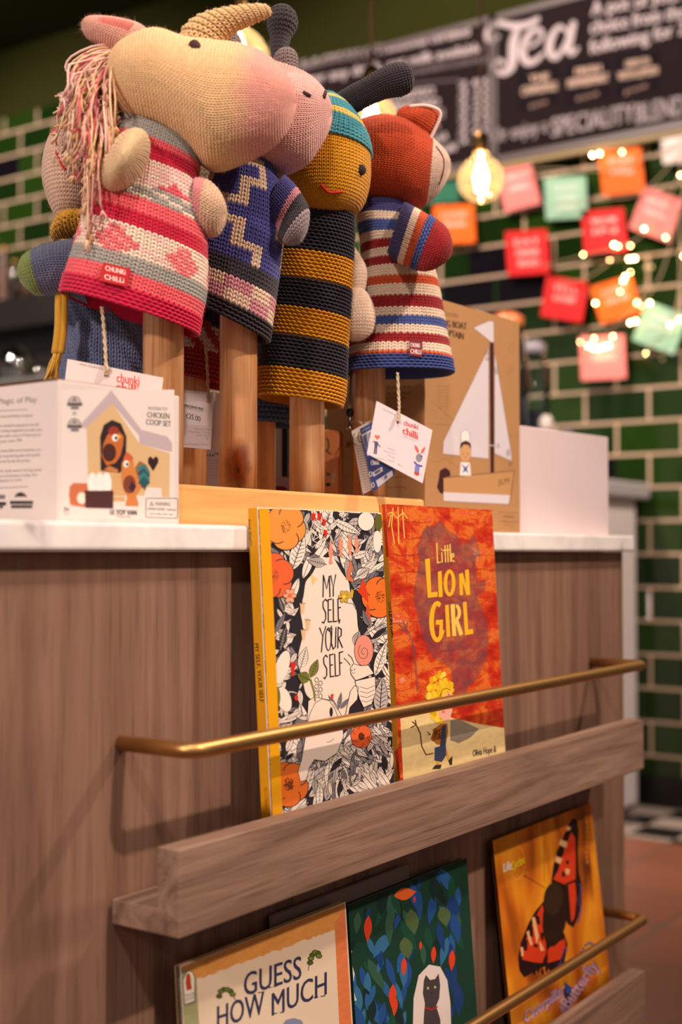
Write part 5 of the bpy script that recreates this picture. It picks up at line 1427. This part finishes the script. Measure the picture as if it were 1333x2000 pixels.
sp.build('spine_lettering', b2)

# --- lower ledge
LB = 'picture books on the lower ledge'
b3, a, sp = face_book('cream picture book with navy serif title and a painted orange border', .912, 1.1825, .5085, ZL2, -.0305, -.0535, .0075, K(220, 198, 172), K(70, 62, 54), K(200, 150, 90), BK)
a.k = (1 / 2.666, 300, 1640)
RR_ = random.Random(11)
def ragged(p0, p1, n, amp): return [(p0[0] + (p1[0] - p0[0]) * i / n + RR_.uniform(-amp, amp) * .3, p0[1] + (p1[1] - p0[1]) * i / n + RR_.uniform(-amp, amp)) for i in range(n + 1)]
g = Art(a.o, a.n, a.k); g.clip = a.clip
g.poly([(125, 640), (992, 335), (996, 355), (1080, 2300), (1010, 2300)] + [(968, 965), (945, 470)] + ragged((940, 470), (230, 725), 46, 7) + [(160, 690)], K(222, 152, 76), 1)
g.poly([(945, 440), (996, 350), (1110, 2300), (1030, 2300)], K(226, 126, 76), 2)
g.poly([(127, 660), (222, 720)] + ragged((225, 730), (310, 2300), 24, 5) + [(210, 2300)], K(160, 162, 116), 2)
g.build('painted_border', b3, PAINT)
NV = K(50, 52, 84)
def serif(word, x0, y0, x1, y1, h):
    # high-contrast capitals: filled glyphs plus slab feet
    a.text(word, x0, y0, x1, y1, h, NV, 4, 3)
    n_ = len(word)
    for i in range(n_):
        f = (i + .5) / n_; w_ = (x1 - x0) / n_ * .34
        x, y = x0 + (x1 - x0) * f, y0 + (y1 - y0) * f
        if word[i] in 'EHMW': 
            for sgn in (-1, 1): a.stroke([(x + sgn * w_ * .75 - 10, y - sgn * 3 + (0 if word[i] != 'W' else -h)), (x + sgn * w_ * .75 + 10, y - 4 - sgn * 3 + (0 if word[i] != 'W' else -h))], 5, NV, 4.2)
serif('GUESS', 470, 815, 768, 722, 118); serif('HOW', 330, 985, 575, 905, 118); serif('MUCH', 615, 918, 900, 805, 118)
a.poly([(150, 730), (165, 690), (186, 678), (206, 690), (216, 720), (216, 846), (160, 862)], K(70, 60, 52), 4); a.poly([(155, 732), (169, 695), (187, 683), (203, 694), (212, 722), (212, 840), (163, 856)], K(232, 222, 206), 4.4)
a.poly([(170, 700), (186, 694), (192, 712), (194, 740), (200, 778), (172, 786), (166, 742)], K(176, 66, 40), 5); a.stroke([(194, 735), (204, 725)], 4, K(214, 160, 60), 5)
a.text('WALKER', 162, 822, 212, 808, 16, INK, 5); a.text('BOOKS', 166, 842, 210, 828, 14, INK, 5)
def caterpillar(pts):
    for i, (x, y) in enumerate(pts): a.ell(x, y, 17, 13, K(44, 52, 26), 4); a.ell(x, y, 13, 9, K(112, 120, 52) if i % 2 else K(74, 90, 36), 4.5)
caterpillar([(342, 815), (350, 790), (366, 780), (384, 780), (400, 788), (412, 805)]); a.stroke([(412, 805), (426, 835)], 4, K(90, 70, 40), 4)
caterpillar([(816, 640), (820, 618), (828, 600), (842, 586), (856, 590), (862, 606)]); a.stroke([(812, 640), (806, 680)], 4, K(90, 70, 40), 4)
a.poly([(670, 965), (690, 938), (730, 928), (770, 940), (785, 970), (830, 1120), (850, 1400), (800, 1560), (640, 1560), (610, 1380), (640, 1120)], K(128, 134, 164), 4)
a.build('cover_artwork', b3)
sp.k = a.k; sp.text('GUESS HOW MUCH', 132, 720, 146, 960, 14, K(190, 176, 160), 1); sp.build('spine_lettering', b3)

b4, a, sp = face_book('dark green picture book with blue leaves and a grey cat in a white arch', 1.2005, 1.4705, .4990, ZL2, -.0215, -.0450, .0075, K(22, 58, 44), K(22, 48, 40), K(22, 48, 40), BK)
a.k = (1, 0, 0)
def cov4(u, v):
    xl, xr = 677 + 10 * v, 910 + 9 * v
    return xl + (xr - xl) * u, 1768 - 91 * u + (330 - 14 * u) * v
r4 = random.Random(5)
for i in range(130):
    u, v = r4.uniform(.02, .98), r4.uniform(.02, 1.0)
    x, y = cov4(u, v)
    if ((x - 842) / 36) ** 2 + ((y - 1960) / 80) ** 2 < 1: continue
    ln = r4.uniform(28, 74); rot = math.pi / 2 + r4.uniform(-.5, .5)
    if x + abs(ln * math.cos(rot)) > 908 or x - 12 < 680: continue
    col = r4.choice([K(34, 76, 140), K(40, 92, 150), K(52, 108, 150), K(26, 60, 116), K(24, 74, 54), K(20, 44, 42), K(50, 88, 70)])
    a.leaf(x, y - ln * .3, ln, ln * r4.uniform(.10, .17), rot, col, 1 + r4.random() * 4)
RDL = K(216, 66, 36)
a.leaf(770, 1750, 44, 12, -.2, K(222, 98, 40), 6)
for x, y, l_ in ((720, 1788, 52), (768, 1922, 48), (822, 1838, 18), (848, 1848, 34), (884, 1855, 42), (790, 1870, 36), (772, 1945, 40), (810, 1750, 14)): a.leaf(x, y, l_, l_ * .15, 1.62, RDL, 6)
for x, y, l_ in ((802, 1775, 50), (790, 1830, 44), (865, 1770, 40)): a.leaf(x, y, l_, 13, 1.4, K(78, 100, 62), 5)
a.poly([(806, 2030), (808, 1950), (818, 1905), (838, 1884), (860, 1888), (874, 1915), (880, 1960), (882, 2030)], K(226, 212, 206), 7)
a.poly([(826, 2030), (828, 1985), (830, 1960), (826, 1940), (828, 1915), (832, 1904), (840, 1914), (850, 1912), (857, 1901), (860, 1925), (858, 1950), (852, 1965), (860, 1990), (862, 2030)], K(70, 62, 64), 8)
a.stroke([(831, 1968), (844, 1972), (854, 1966)], 3, K(170, 40, 36), 9); a.ell(836, 1930, 2.2, 2.6, K(190, 180, 120), 9); a.ell(850, 1928, 2.2, 2.6, K(190, 180, 120), 9); a.ell(843, 1940, 1.6, 1.4, INK, 9)
a.poly([cov4(0, .27), cov4(.035, .28), cov4(.02, .33), cov4(.05, .42), cov4(.03, .5), cov4(.06, .58), cov4(0, .58)], K(226, 206, 196), 6); a.poly([cov4(0, .3), cov4(.03, .36), cov4(.01, .42), cov4(.04, .5), cov4(0, .52)], K(200, 50, 40), 6.5)
a.build('cover_artwork', b4)
# thin book behind the two
b5, a, sp = face_book('slim grey-edged picture book tucked behind the cream and green covers', 1.075, 1.345, .5145, ZL2, -.0115, -.0340, .0045, K(120, 104, 98), K(150, 134, 126), K(150, 134, 126), BK)
b5.children[0]['label'] = 'plain grey-brown cover'

def amber_cover():
    m = mat('amber_photo_print', (.7, .35, .05), .4); t, b, n, l = nodes(m)
    f = noise(n, l, coords(n, l, (1, 1, .45)), 11, 2, .5, .6)
    r = ramp(n, [(.28, lin(96, 44, 10)), (.42, lin(196, 100, 18)), (.55, lin(230, 150, 30)), (.75, lin(206, 110, 24))]); l(f, r.inputs[0])
    l(r.outputs[0], b.inputs['Base Color']); return m
b6, a, sp = face_book('amber picture book with a large orange and black butterfly on its cover', 1.5545, 1.8755, .5050, ZL2, -.0150, -.0500, .005, amber_cover(), K(70, 36, 14), K(120, 70, 20), BK)
a.k = (1 / 3.7027, 930, 1550)
BB, OO, CC = K(34, 16, 18), K(206, 58, 24), K(226, 176, 120)
a.poly([(715, 175), (735, 200), (745, 270), (740, 400), (745, 560), (765, 650), (765, 800), (740, 900), (705, 970), (660, 940), (600, 700), (545, 640), (560, 520), (600, 390), (650, 270), (690, 190)], BB, 2)
a.poly([(690, 280), (718, 320), (722, 480), (720, 620), (640, 655), (560, 620), (600, 540), (640, 400)], OO, 3); a.poly([(668, 660), (718, 640), (728, 760), (712, 900), (690, 930), (680, 800)], OO, 3)
for q in ([(660, 240), (690, 245), (678, 262), (655, 270)], [(612, 330), (660, 350), (655, 395), (600, 370)], [(580, 450), (625, 470), (610, 510), (572, 490)], [(650, 540), (680, 550), (672, 585), (645, 580)]): a.poly(q, CC, 4)
for q in ([(640, 290), (680, 300), (668, 335), (630, 330)], [(590, 400), (640, 420), (625, 455), (580, 445)], [(560, 520), (600, 535), (590, 570), (556, 560)], [(625, 560), (648, 570), (645, 605), (620, 595)], [(655, 480), (675, 488), (668, 515), (650, 505)]): a.poly(q, BB, 5)
a.poly([(495, 770), (430, 850), (380, 940), (325, 1080), (305, 1190), (315, 1280), (350, 1330), (420, 1290), (500, 1250), (560, 1290), (640, 1230), (665, 1090), (640, 1010), (560, 900)], BB, 2)
a.poly([(480, 800), (440, 880), (400, 960), (345, 1100), (335, 1200), (420, 1220), (480, 1225), (510, 1150), (500, 1000), (500, 880)], OO, 3); a.poly([(520, 1130), (560, 1090), (645, 1050), (650, 1120), (610, 1200), (520, 1225)], OO, 3)
for q in ([(405, 900), (425, 890), (455, 1030), (440, 1090)], [(365, 1000), (385, 990), (410, 1090), (395, 1100)], [(322, 1110), (340, 1110), (345, 1170), (330, 1180)], [(455, 1060), (475, 1090), (495, 1130), (470, 1140)]): a.poly(q, CC, 4)
for q in ([(425, 870), (460, 890), (465, 950), (440, 940)], [(380, 940), (410, 960), (415, 1040), (390, 1030)], [(345, 1050), (375, 1060), (370, 1140), (345, 1130)], [(465, 1000), (490, 1010), (490, 1070), (470, 1050)], [(420, 1085), (450, 1090), (445, 1115), (420, 1110)]): a.poly(q, BB, 5)
a.ell(572, 880, 88, 230, K(36, 22, 14), 6, .12); a.ell(560, 760, 70, 120, K(52, 34, 20), 6.5, .1)
for i in range(12): a.ell(752 + 8 * math.sin(i), 660 + i * 24, 7, 9, K(74, 70, 130), 4); a.ell(600 + 5 * i, 1236 - i * 11 + 20 * math.sin(i * .6), 7, 7, K(70, 60, 120), 4)
for i in range(9): a.leaf(330 + i * 30, 1240 + (i % 2) * 20, 60, 12, 1.5, BB, 3)
a.stroke([(500, 680), (430, 640), (350, 592)], 4, K(60, 30, 14), 6); a.ell(356, 596, 9, 6, K(60, 30, 14), 6); a.stroke([(495, 640), (495, 480), (490, 330)], 3, K(120, 70, 16), 6)
a.text('Life', 198, 570, 255, 545, 62, K(232, 222, 220), 5, 6); a.text('Cycles', 252, 560, 346, 505, 62, K(232, 200, 30), 5, 6)
for i in range(26): an = i * .242; a.ell(296 + 58 * math.cos(an), 500 + 120 * math.sin(an), 4, 5, K(236, 170, 80), 4)
for i in range(10): a.ell(800 + 3 * i % 7, 170 + i * 36, 4, 14, K(226, 150, 60), 3)
def bubble(w, x0, y0, x1, y1, h):
    a.text(w, x0 - 4, y0 + 4, x1 + 4, y1 + 4, h, K(80, 34, 70), 7, 12); a.text(w, x0, y0, x1, y1, h, K(196, 160, 186), 8, 5)
bubble('Caterpillar', 350, 1665, 640, 1450, 88); bubble('Butterfly', 672, 1560, 890, 1250, 88); bubble('to', 610, 1590, 660, 1560, 60)
a.poly([(640, 1360), (700, 1410), (735, 1400), (690, 1440), (680, 1520), (650, 1560), (640, 1480)], K(24, 20, 26), 6); a.poly([(645, 1365), (690, 1410), (670, 1450), (650, 1430)], K(38, 82, 170), 7)
for i in range(8): a.ell(760 + i * 17, 1150 - 70 * math.sin(i * .42), 9, 11, K(60, 92, 130), 5)
a.ell(840, 1340, 40, 60, K(206, 100, 26), 4)
a.build('cover_artwork', b6)

# ------------------------------------------------------------------ chalk menu board on the back wall
XB = XW - .064
def board(label, ya, yb, z0, z1):
    r = thing('menu_board', label, 'sign', (XB, (ya + yb) / 2, z0))
    MB().box(XB, XB + .02, yb, ya, z0, z1).build('panel', mat('chalkboard', lin(30, 22, 25), .9, Specular_IOR_Level=.1), r)
    f = MB()
    for a_ in ((yb, ya, z0, z0 + .022), (yb, ya, z1 - .022, z1), (yb, yb + .012, z0, z1), (ya - .012, ya, z0, z1)):
        f.box(XB - .006, XB - .0002, *a_)
    f.build('frame', mat('grey_frame', lin(88, 78, 82), .5), r)
    return r, Art((XB - .0003, ya, z0), (-1, 0, 0))
yj = on(965, 250, 0, XB)[1]; yl = on(566, 150, 0, XB)[1]
zb0, zb1 = on(961, 320, 0, XB)[2], on(936, 38, 0, XB)[2]
CH = K(178, 166, 172)
m1, a = board('left chalk menu board with price columns behind the bee and fox puppets', yl, yj + .004, zb0, zb1)
a.k = (1 / 3.0295, 560, 0)
a.text('Full CREAM A Traditional certified', 90, 412, 1080, 208, 54, CH, 1, 5); a.text('over any drink, oat milk available', 80, 505, 1155, 305, 58, CH, 1, 5)
a.text('as a decaf or iced drink for no extra charge', 600, 470, 1185, 360, 40, K(120, 110, 116), 1, 1); a.stroke([(700, 500), (1020, 470)], 5, K(120, 110, 116), 1)
for k, st in enumerate(('2.80', '3.10', '3.20', '3.40', '3.20', '2.95', '3.60', '3.10')): a.text(st, 1015 + (k % 2) * 5, 520 + k * 48, 1215, 490 + k * 47, 36, CH, 1, 6)
for k, (st, x0, x1) in enumerate((('ESPRESSO', 600, 870), ('AMERICANO', 590, 900), ('LATTE', 640, 930), ('MOCHA', 640, 900), ('TEA', 870, 950), ('CHAI', 880, 1000))): a.text(st, x0, 600 + k * 66, x1, 560 + k * 66, 48, CH, 1, 5)
a.build('chalk_lettering', m1, CHALK)
m2, a = board('right chalk menu board with the big scripted word Tea', yj - .004, -1.2, zb0, zb1)
a.k = (1 / 3.0785, 900, 0)
def brush(pts, ws, c=CH, L=2):
    brush.n = getattr(brush, 'n', 0) + 1
    L = L + brush.n * 1.2
    p = spline([(x, y, w) for (x, y), w in zip(pts, ws)], 60)
    Lf, Rt = [], []
    for i, q in enumerate(p):
        d = p[min(i + 1, 59)][:2] - p[max(i - 1, 0)][:2]; d = d / np.linalg.norm(d)
        nn = np.array([-d[1], d[0]]) * q[2] / 2
        Lf.append(q[:2] + nn); Rt.append(q[:2] - nn)
    a.raw(Lf + Rt, [(i, i + 1, 61 + i, 60 + i) for i in range(59)], c, L)
    for q in (p[0], p[-1]): a.ell(q[0], q[1], q[2] / 2, q[2] / 2, c, L + .9, n=12)
brush([(225, 220), (200, 240), (170, 240), (160, 200), (185, 155), (240, 140), (310, 155), (390, 150), (450, 125), (465, 110)], [20, 30, 34, 30, 28, 34, 40, 40, 34, 24])
brush([(345, 170), (320, 250), (315, 340), (300, 410), (255, 440), (215, 420), (205, 380), (240, 365), (262, 385)], [30, 52, 56, 46, 34, 30, 26, 26, 22])
brush([(375, 290), (440, 270), (490, 220), (480, 180), (430, 190), (385, 260), (375, 330), (400, 375), (450, 365), (500, 320)], [16, 18, 22, 28, 34, 44, 48, 42, 32, 18])
brush([(640, 190), (600, 160), (560, 200), (535, 270), (545, 330), (580, 340), (630, 270), (665, 170)], [20, 26, 36, 46, 44, 34, 24, 22])
brush([(680, 140), (660, 220), (648, 290), (670, 320), (705, 290)], [34, 46, 44, 34, 18])
for st, x0, y0, x1, y1 in (('A pot of your', 785, 95, 1333, 0), ('choice from the', 780, 205, 1345, 105), ('following for 2', 775, 325, 1350, 205)): a.text(st, x0, y0, x1, y1, 84, CH, 2, 6)
a.text('Or enjoy a', 190, 860, 520, 790, 84, K(150, 140, 146), 2, 4); a.text('SPECIALITY', 545, 822, 1040, 730, 110, K(156, 146, 152), 2, 5); a.text('BLEND', 1055, 745, 1345, 690, 120, K(156, 146, 152), 2, 5)
a.stroke([(200, 470), (200, 900)], 4, K(110, 100, 106), 2)
for q, l1, l2, l3 in (([(352, 430), (590, 395), (590, 620), (352, 665)], 'THE', 'CHAMOMILE', 'tea'), ([(630, 385), (900, 345), (900, 590), (630, 640)], 'FRESH', 'PEPPERMINT', 'tea'), ([(930, 340), (1195, 300), (1195, 545), (930, 590)], 'GREEN TEA', 'WITH LEMON', 'pot')):
    a.poly(q, K(26, 20, 26), 2)
    (x0, y0), (x1, y1) = q[0], q[1]; dy = y1 - y0
    a.text(l1, x0 + 60, y0 + 75 - 8, x1 - 60, y1 + 75 + 8, 40, K(190, 164, 150), 3, 6); a.text(l2, x0 + 15, y0 + 145, x1 - 15, y1 + 145, 50, K(190, 164, 150), 3, 8); a.text(l3, x0 + 60, y0 + 225, x1 - 70, y1 + 225, 30, K(140, 116, 106), 3, 4)
a.build('chalk_lettering', m2, CHALK)

# ------------------------------------------------------------------ paper cards on the tiled wall with a fairy light string
XC = XW - .05
def wall_card(label, cx, cy, w, h, rot, col, text):
    c, q = math.cos(math.radians(rot)), math.sin(math.radians(rot))
    cr_ = [(cx + x * w / 2 * c - y * h / 2 * q, cy + x * w / 2 * q + y * h / 2 * c) for x, y in ((-1, -1), (1, -1), (1, 1), (-1, 1))]
    pts = [on(x, y, 0, XC) for x, y in cr_]
    r = thing('paper_card', label, 'card', sum(pts) / 4, 'paper cards strung on the tiled wall')
    b = MB(); b.col = col
    b.add(pts + [p + np.array([.0015, 0, 0]) for p in pts], [(0, 3, 2, 1), (4, 5, 6, 7), (0, 1, 5, 4), (1, 2, 6, 5), (2, 3, 7, 6), (3, 0, 4, 7)]); b.build('sheet', CARD, r, color=True)
    A_ = Art(pts[0], (-1, 0, 0))
    tc = tuple(min(1, x * .45 + .5) for x in col)
    for k, st in enumerate(text):
        yy = (-.18 + k * .24) * h; hw = (.30 - .03 * k) * w
        f = lambda X, Y: (cx + X * c - Y * q, cy + X * q + Y * c)
        p0, p1 = f(-hw, yy), f(hw, yy); A_.text(st, *p0, *p1, h * .13, tc, 1, 1.2)
    A_.build('lettering', r)
PK, MT, OG, RD = K(232, 132, 130), K(146, 190, 166), K(232, 104, 30), K(214, 36, 40)
wall_card('pink paper card tilted beside the right pendant bulb', 1012, 365, 72, 84, -14, PK, ('HELLO', 'SPRING'))
wall_card('mint green paper card under the word enjoy on the menu board', 1106, 386, 82, 82, -3, MT, ('GOOD', 'COFFEE', 'HERE'))
wall_card('bright orange paper card under the word blend on the menu board', 1215, 335, 84, 88, -6, OG, ('STAY', 'A WHILE'))
wall_card('white paper card at the frame edge below the menu board', 1330, 288, 74, 60, -4, K(222, 208, 206), ('B',))
wall_card('pink paper card tilted clockwise right of the upper red card', 1283, 418, 82, 88, 20, PK, ('BE', 'KIND'))
wall_card('red paper card below the bright orange card', 1181, 451, 84, 84, -5, RD, ('WELCOME', 'IN'))
wall_card('red paper card beside the black tiles', 1031, 493, 82, 86, -4, RD, ('EAT', 'DRINK', 'READ'))
wall_card('orange paper card behind the fox puppet arm', 888, 438, 80, 76, -3, OG, ('LOVE', 'BOOKS'))
wall_card('dark teal paper card mostly hidden behind the fox puppet muzzle', 862, 376, 70, 40, -4, K(40, 104, 84), ())
wall_card('red paper card tilted clockwise above the sailing boat box', 1103, 584, 82, 80, 9, RD, ('TELL', 'A STORY'))
wall_card('orange paper card tilted anticlockwise among the fairy lights', 1204, 585, 84, 76, -17, OG, ('COME', 'ON IN'))
wall_card('mint green paper card tilted clockwise at the right frame edge', 1290, 640, 86, 82, 20, MT, ('THANK', 'YOU'))
wall_card('lowest pink paper card under the bright cluster of fairy lights', 1178, 698, 88, 86, -3, PK, ('SWEET', 'TREATS'))
fl = thing('fairy_light_string', 'string of warm fairy lights looped over the wall cards', 'fairy lights', on(1250, 450, 0, XC), None)
wires = [[(1345, 280), (1260, 372), (1180, 390), (1080, 400)], [(1345, 300), (1300, 400), (1240, 470), (1140, 500), (1060, 520)], [(1345, 330), (1310, 480), (1280, 560), (1230, 610), (1180, 660)], [(1345, 420), (1325, 600), (1290, 640), (1240, 640)], [(1345, 270), (1200, 330), (1060, 330), (960, 350)], [(1345, 320), (1330, 450), (1322, 600), (1260, 690)], [(1190, 515), (1140, 545), (1090, 552)], [(1270, 500), (1262, 560), (1246, 592)], [(1170, 690), (1140, 668), (1136, 670)]]
wb = MB()
for w in wires: wb.tube(spline([on(x, y, 0, XC - .012 - .01 * i) for i, (x, y) in enumerate(w)], 24), .0022, 6)
wb.build('wire', mat('pale_wire', lin(170, 150, 120), .6), fl)
for x, y, s in ((1158, 303, 1), (1172, 300, 1), (1216, 297, .8), (1140, 497, .7), (1200, 478, 1.1), (1208, 482, 1.1), (1232, 480, .7), (1230, 506, 1.2), (1240, 505, 1.2), (1218, 548, 1), (1222, 540, 1), (1232, 532, .6), (1164, 592, .9), (1245, 591, .9), (1270, 592, 1), (1232, 630, 1), (1242, 627, 1), (1310, 634, .9), (1328, 624, .9), (1262, 690, .7), (1150, 676, .9), (1160, 680, 1), (1170, 681, 1), (1180, 678, 1), (1190, 675, .9), (1161, 661, .7), (1198, 657, .7), (1259, 447, .9), (1301, 464, .7), (1330, 342, .8), (1336, 500, .8), (1134, 668, .5), (1192, 508, .5), (1212, 570, .6), (1254, 598, .5)):
    MB().ball(on(x, y, 0, XC - .03), .0042 * s, 8).build('bulb', FAIRY, fl)

# ------------------------------------------------------------------ pendant bulbs over the counter
def pendant(label, c, cord_top):
    c = np.asarray(c); R_ = .058
    r = thing('pendant_lamp', label, 'lamp', c, 'amber globe pendant lamps')
    prof = [(R_ * math.sin(a_), -R_ * math.cos(a_)) for a_ in np.linspace(0, 2.72, 20)] + [(.0185, .060), (.0165, .072)]
    MB().lathe(c, prof, 36).build('glass_globe', AMBER, r)
    MB().lathe(c, [(.0, .068), (.0175, .068), (.019, .075), (.019, .105), (.014, .118), (.006, .124), (0, .124)], 24).build('socket', mat('aged_brass', lin(150, 116, 70), .35, 1), r)
    MB().tube([c + ZV * .124, c + ZV * (3.43 - c[2])], .0032, 8).build('cord', mat('fabric_cord', lin(104, 84, 70), .8), r)
    f = MB()
    for k in range(6):
        an = k * math.pi / 3; d = np.array([math.cos(an), math.sin(an), 0])
        f.tube([c + d * .006 + ZV * .040, c + d * .016 + ZV * .005, c + d * .009 - ZV * .03], .0014, 6)
    f.tube([c + ZV * .068, c + ZV * .04], .003, 8)
    f.build('filament', FILAMENT, r)
pendant('amber globe pendant lamp glowing behind the horn of the cream puppet', (1.8901, .7003, 1.8258), 0)
pendant('amber globe pendant lamp glowing between the bee antenna and the fox', (2.3341, .69, 1.8258), 0)
pendant('amber globe pendant lamp glowing right of the fox puppet, fully in view', (2.8579, .7042, 1.8258), 0)

# ------------------------------------------------------------------ back bar
BY = on(1272, 945, 0, 4.36)[1]
BZ = on(1272, 945, 0, 4.36)[2]
BX0 = 3.66
bb = thing('back_bar', 'grey back bar cabinet with a pale slab top against the green tiled wall', 'cabinet', (4.0, 2.0, 0))
ENAM = mat('white_enamel', lin(226, 216, 216), .45)
MB().rbox(BX0, 4.36, BY, 4.4, BZ - .055, BZ, .008).build('slab_top', GREYMET, bb)
b = MB(); b.rbox(4.02, 4.30, BY + .03, BY + .07, .02, BZ - .056, .012, 3); b.build('end_post', ENAM, bb)
b = MB(); b.rbox(BX0 + .04, 3.93, BY + .03, BY + .07, .02, BZ - .056, .012, 3); b.build('end_post', ENAM, bb)
MB().box(3.90, 4.05, BY + .04, BY + .068, .1, BZ - .057).build('gap_panel', mat('maroon_panel', lin(86, 40, 44), .5), bb)
MB().rbox(BX0 + .05, 4.345, BY + .0705, 4.38, .10, BZ - .056, .006).build('cabinet_body', ENAM, bb)
MB().box(BX0 + .12, 4.3, BY + .08, 4.3, .0045, .099).build('plinth', BLACK, bb)

def jar(label, px, ptop, x, r, h, col, lidcol, z0=BZ + .0005):
    c = on(px, 900, 0, x); c[2] = z0
    rt = thing('glass_jar', label, 'jar', c)
    MB().lathe(c, [(0, .001), (r, .001), (r * 1.02, .02), (r, h * .7), (r * .8, h * .9), (r * .7, h)], 28).build('glass', CLEAR, rt)
    MB().lathe(c, [(0, .004), (r * .93, .004), (r * .93, h * .55), (0, h * .56)], 24).build('contents', mat('jar_contents', col, .6), rt)
    MB().lathe(c, [(r * .74, h + .001), (r * .78, h + .03), (r * .4, h + .045), (0, h + .045)], 24).build('lid', mat('jar_lid', lidcol, .35), rt)
jar('tall glass jar with a copper lid behind the sailing boat box', 992, 600, 3.80, .070, .50, lin(80, 84, 96), lin(200, 110, 62))
jar('blue-tinted glass bottle jar beside the copper-lidded jar', 1043, 660, 4.02, .056, .44, lin(88, 98, 132), lin(120, 116, 130))
jar('small glass jar at the foot of the tall jars', 1068, 780, 3.76, .028, .15, lin(120, 110, 110), lin(190, 180, 176))
jar('low purple-grey jar showing just above the white display card', 1108, 820, 3.8, .036, .10, lin(74, 66, 96), lin(92, 84, 116))
# espresso machine with glassware, far left
em = thing('espresso_machine', 'chrome espresso machine on the back bar at the far left', 'coffee machine', (3.9, 3.0, BZ + .0005))
e0 = on(140, 760, 0, 3.75)[1]; e1 = on(-60, 760, 0, 3.75)[1]
zt = on(60, 742, 0, 3.75)[2]
MB().rbox(3.75, 4.2, e0, e1, BZ + .03, zt, .03, 4).build('body', CHROME, em)
MB().rbox(3.62, 3.76, e0 + .03, e1 - .03, BZ + .025, BZ + .07, .008).build('drip_tray', CHROME, em)
for k in range(3):
    y_ = e0 + (k + .7) * (e1 - e0) / 3.6
    MB().lathe((3.69, y_, BZ + .24), [(0, 0), (.035, 0), (.035, .06), (0, .06)], 16).build('group_head', CHROME, em)
    MB().tube([(3.66, y_, BZ + .26), (3.52, y_, BZ + .245)], .014, 10).build('handle', BLACK, em)
for xx in (3.8, 4.15):
    for yy in (e0 + .06, e1 - .06): MB().lathe((xx, yy, BZ + .0008), [(0, 0), (.02, 0), (.02, .03), (0, .03)], 12).build('foot', BLACK, em)
MB().box(3.78, 4.18, e0 + .02, e1 - .02, zt + .001, zt + .02).build('cup_rail', CHROME, em)
for i, (px, s, lab) in enumerate(((34, 1.0, 'round glass cloche on top of the espresso machine'), (-18, .8, 'clear glass tumbler left of the round cloche'), (82, .62, 'small glass tumbler right of the round cloche'), (116, .5, 'tiny glass cup at the right end of the espresso machine top'))):
    c = on(px, 730, 0, 3.9); c[2] = zt + .0205
    r = thing('glass_cloche' if i == 0 else 'glass_tumbler', lab, 'glass', c)
    R_ = .078 * s
    MB().lathe(c, [(R_ * .9, 0), (R_, .04 * s), (R_, .08 * s), (R_ * .8, .13 * s), (R_ * .4, .16 * s), (0, .165 * s)] if i == 0 else [(0, .001), (R_ * .7, .001), (R_ * .9, .10 * s), (R_ * .86, .10 * s), (R_ * .66, .004)], 24).build('glass', glass('bright_glass', (.86, .84, .9), .7, 0, .08), r)
# black wall shelf with bottles
z_s = on(60, 640, 0, 4.1)[2]
y0, y1 = on(132, 620, 0, 4.1)[1], 6.5
sh_ = thing('wall_shelf', 'black wall shelf on the green tiles at the far left', 'shelf', (4.2, (y0 + y1) / 2, z_s))
MB().box(4.05, XW - .001, y0, y1, z_s, z_s + .14).build('board', BLACK, sh_)
MB().box(4.2, XW - .001, y0, y1, zt - .1, z_s - .002).build('back_panel', BLACK, sh_)
for i, (px, h, col, lab) in enumerate(((-14, .36, (60, 34, 34), 'dark bottle on the wall shelf at the frame edge'), (8, .30, (120, 96, 90), 'pale bottle second from the frame edge on the wall shelf'), (30, .22, (40, 28, 30), 'short dark bottle third on the wall shelf'), (52, .18, (70, 40, 34), 'small brown bottle fourth on the wall shelf'))):
    c = on(px, 600, 0, 4.2); c[2] = z_s + .1405
    r = thing('glass_bottle', lab, 'bottle', c)
    MB().lathe(c, [(0, 0), (.024, 0), (.025, .01), (.025, h * .6), (.014, h * .78), (.013, h * .94)], 20).build('glass', mat('bottle_glass', lin(*col), .08), r)
    MB().lathe(c, [(.015, h * .941), (.015, h), (0, h)], 16).build('cap', BRASS, r)
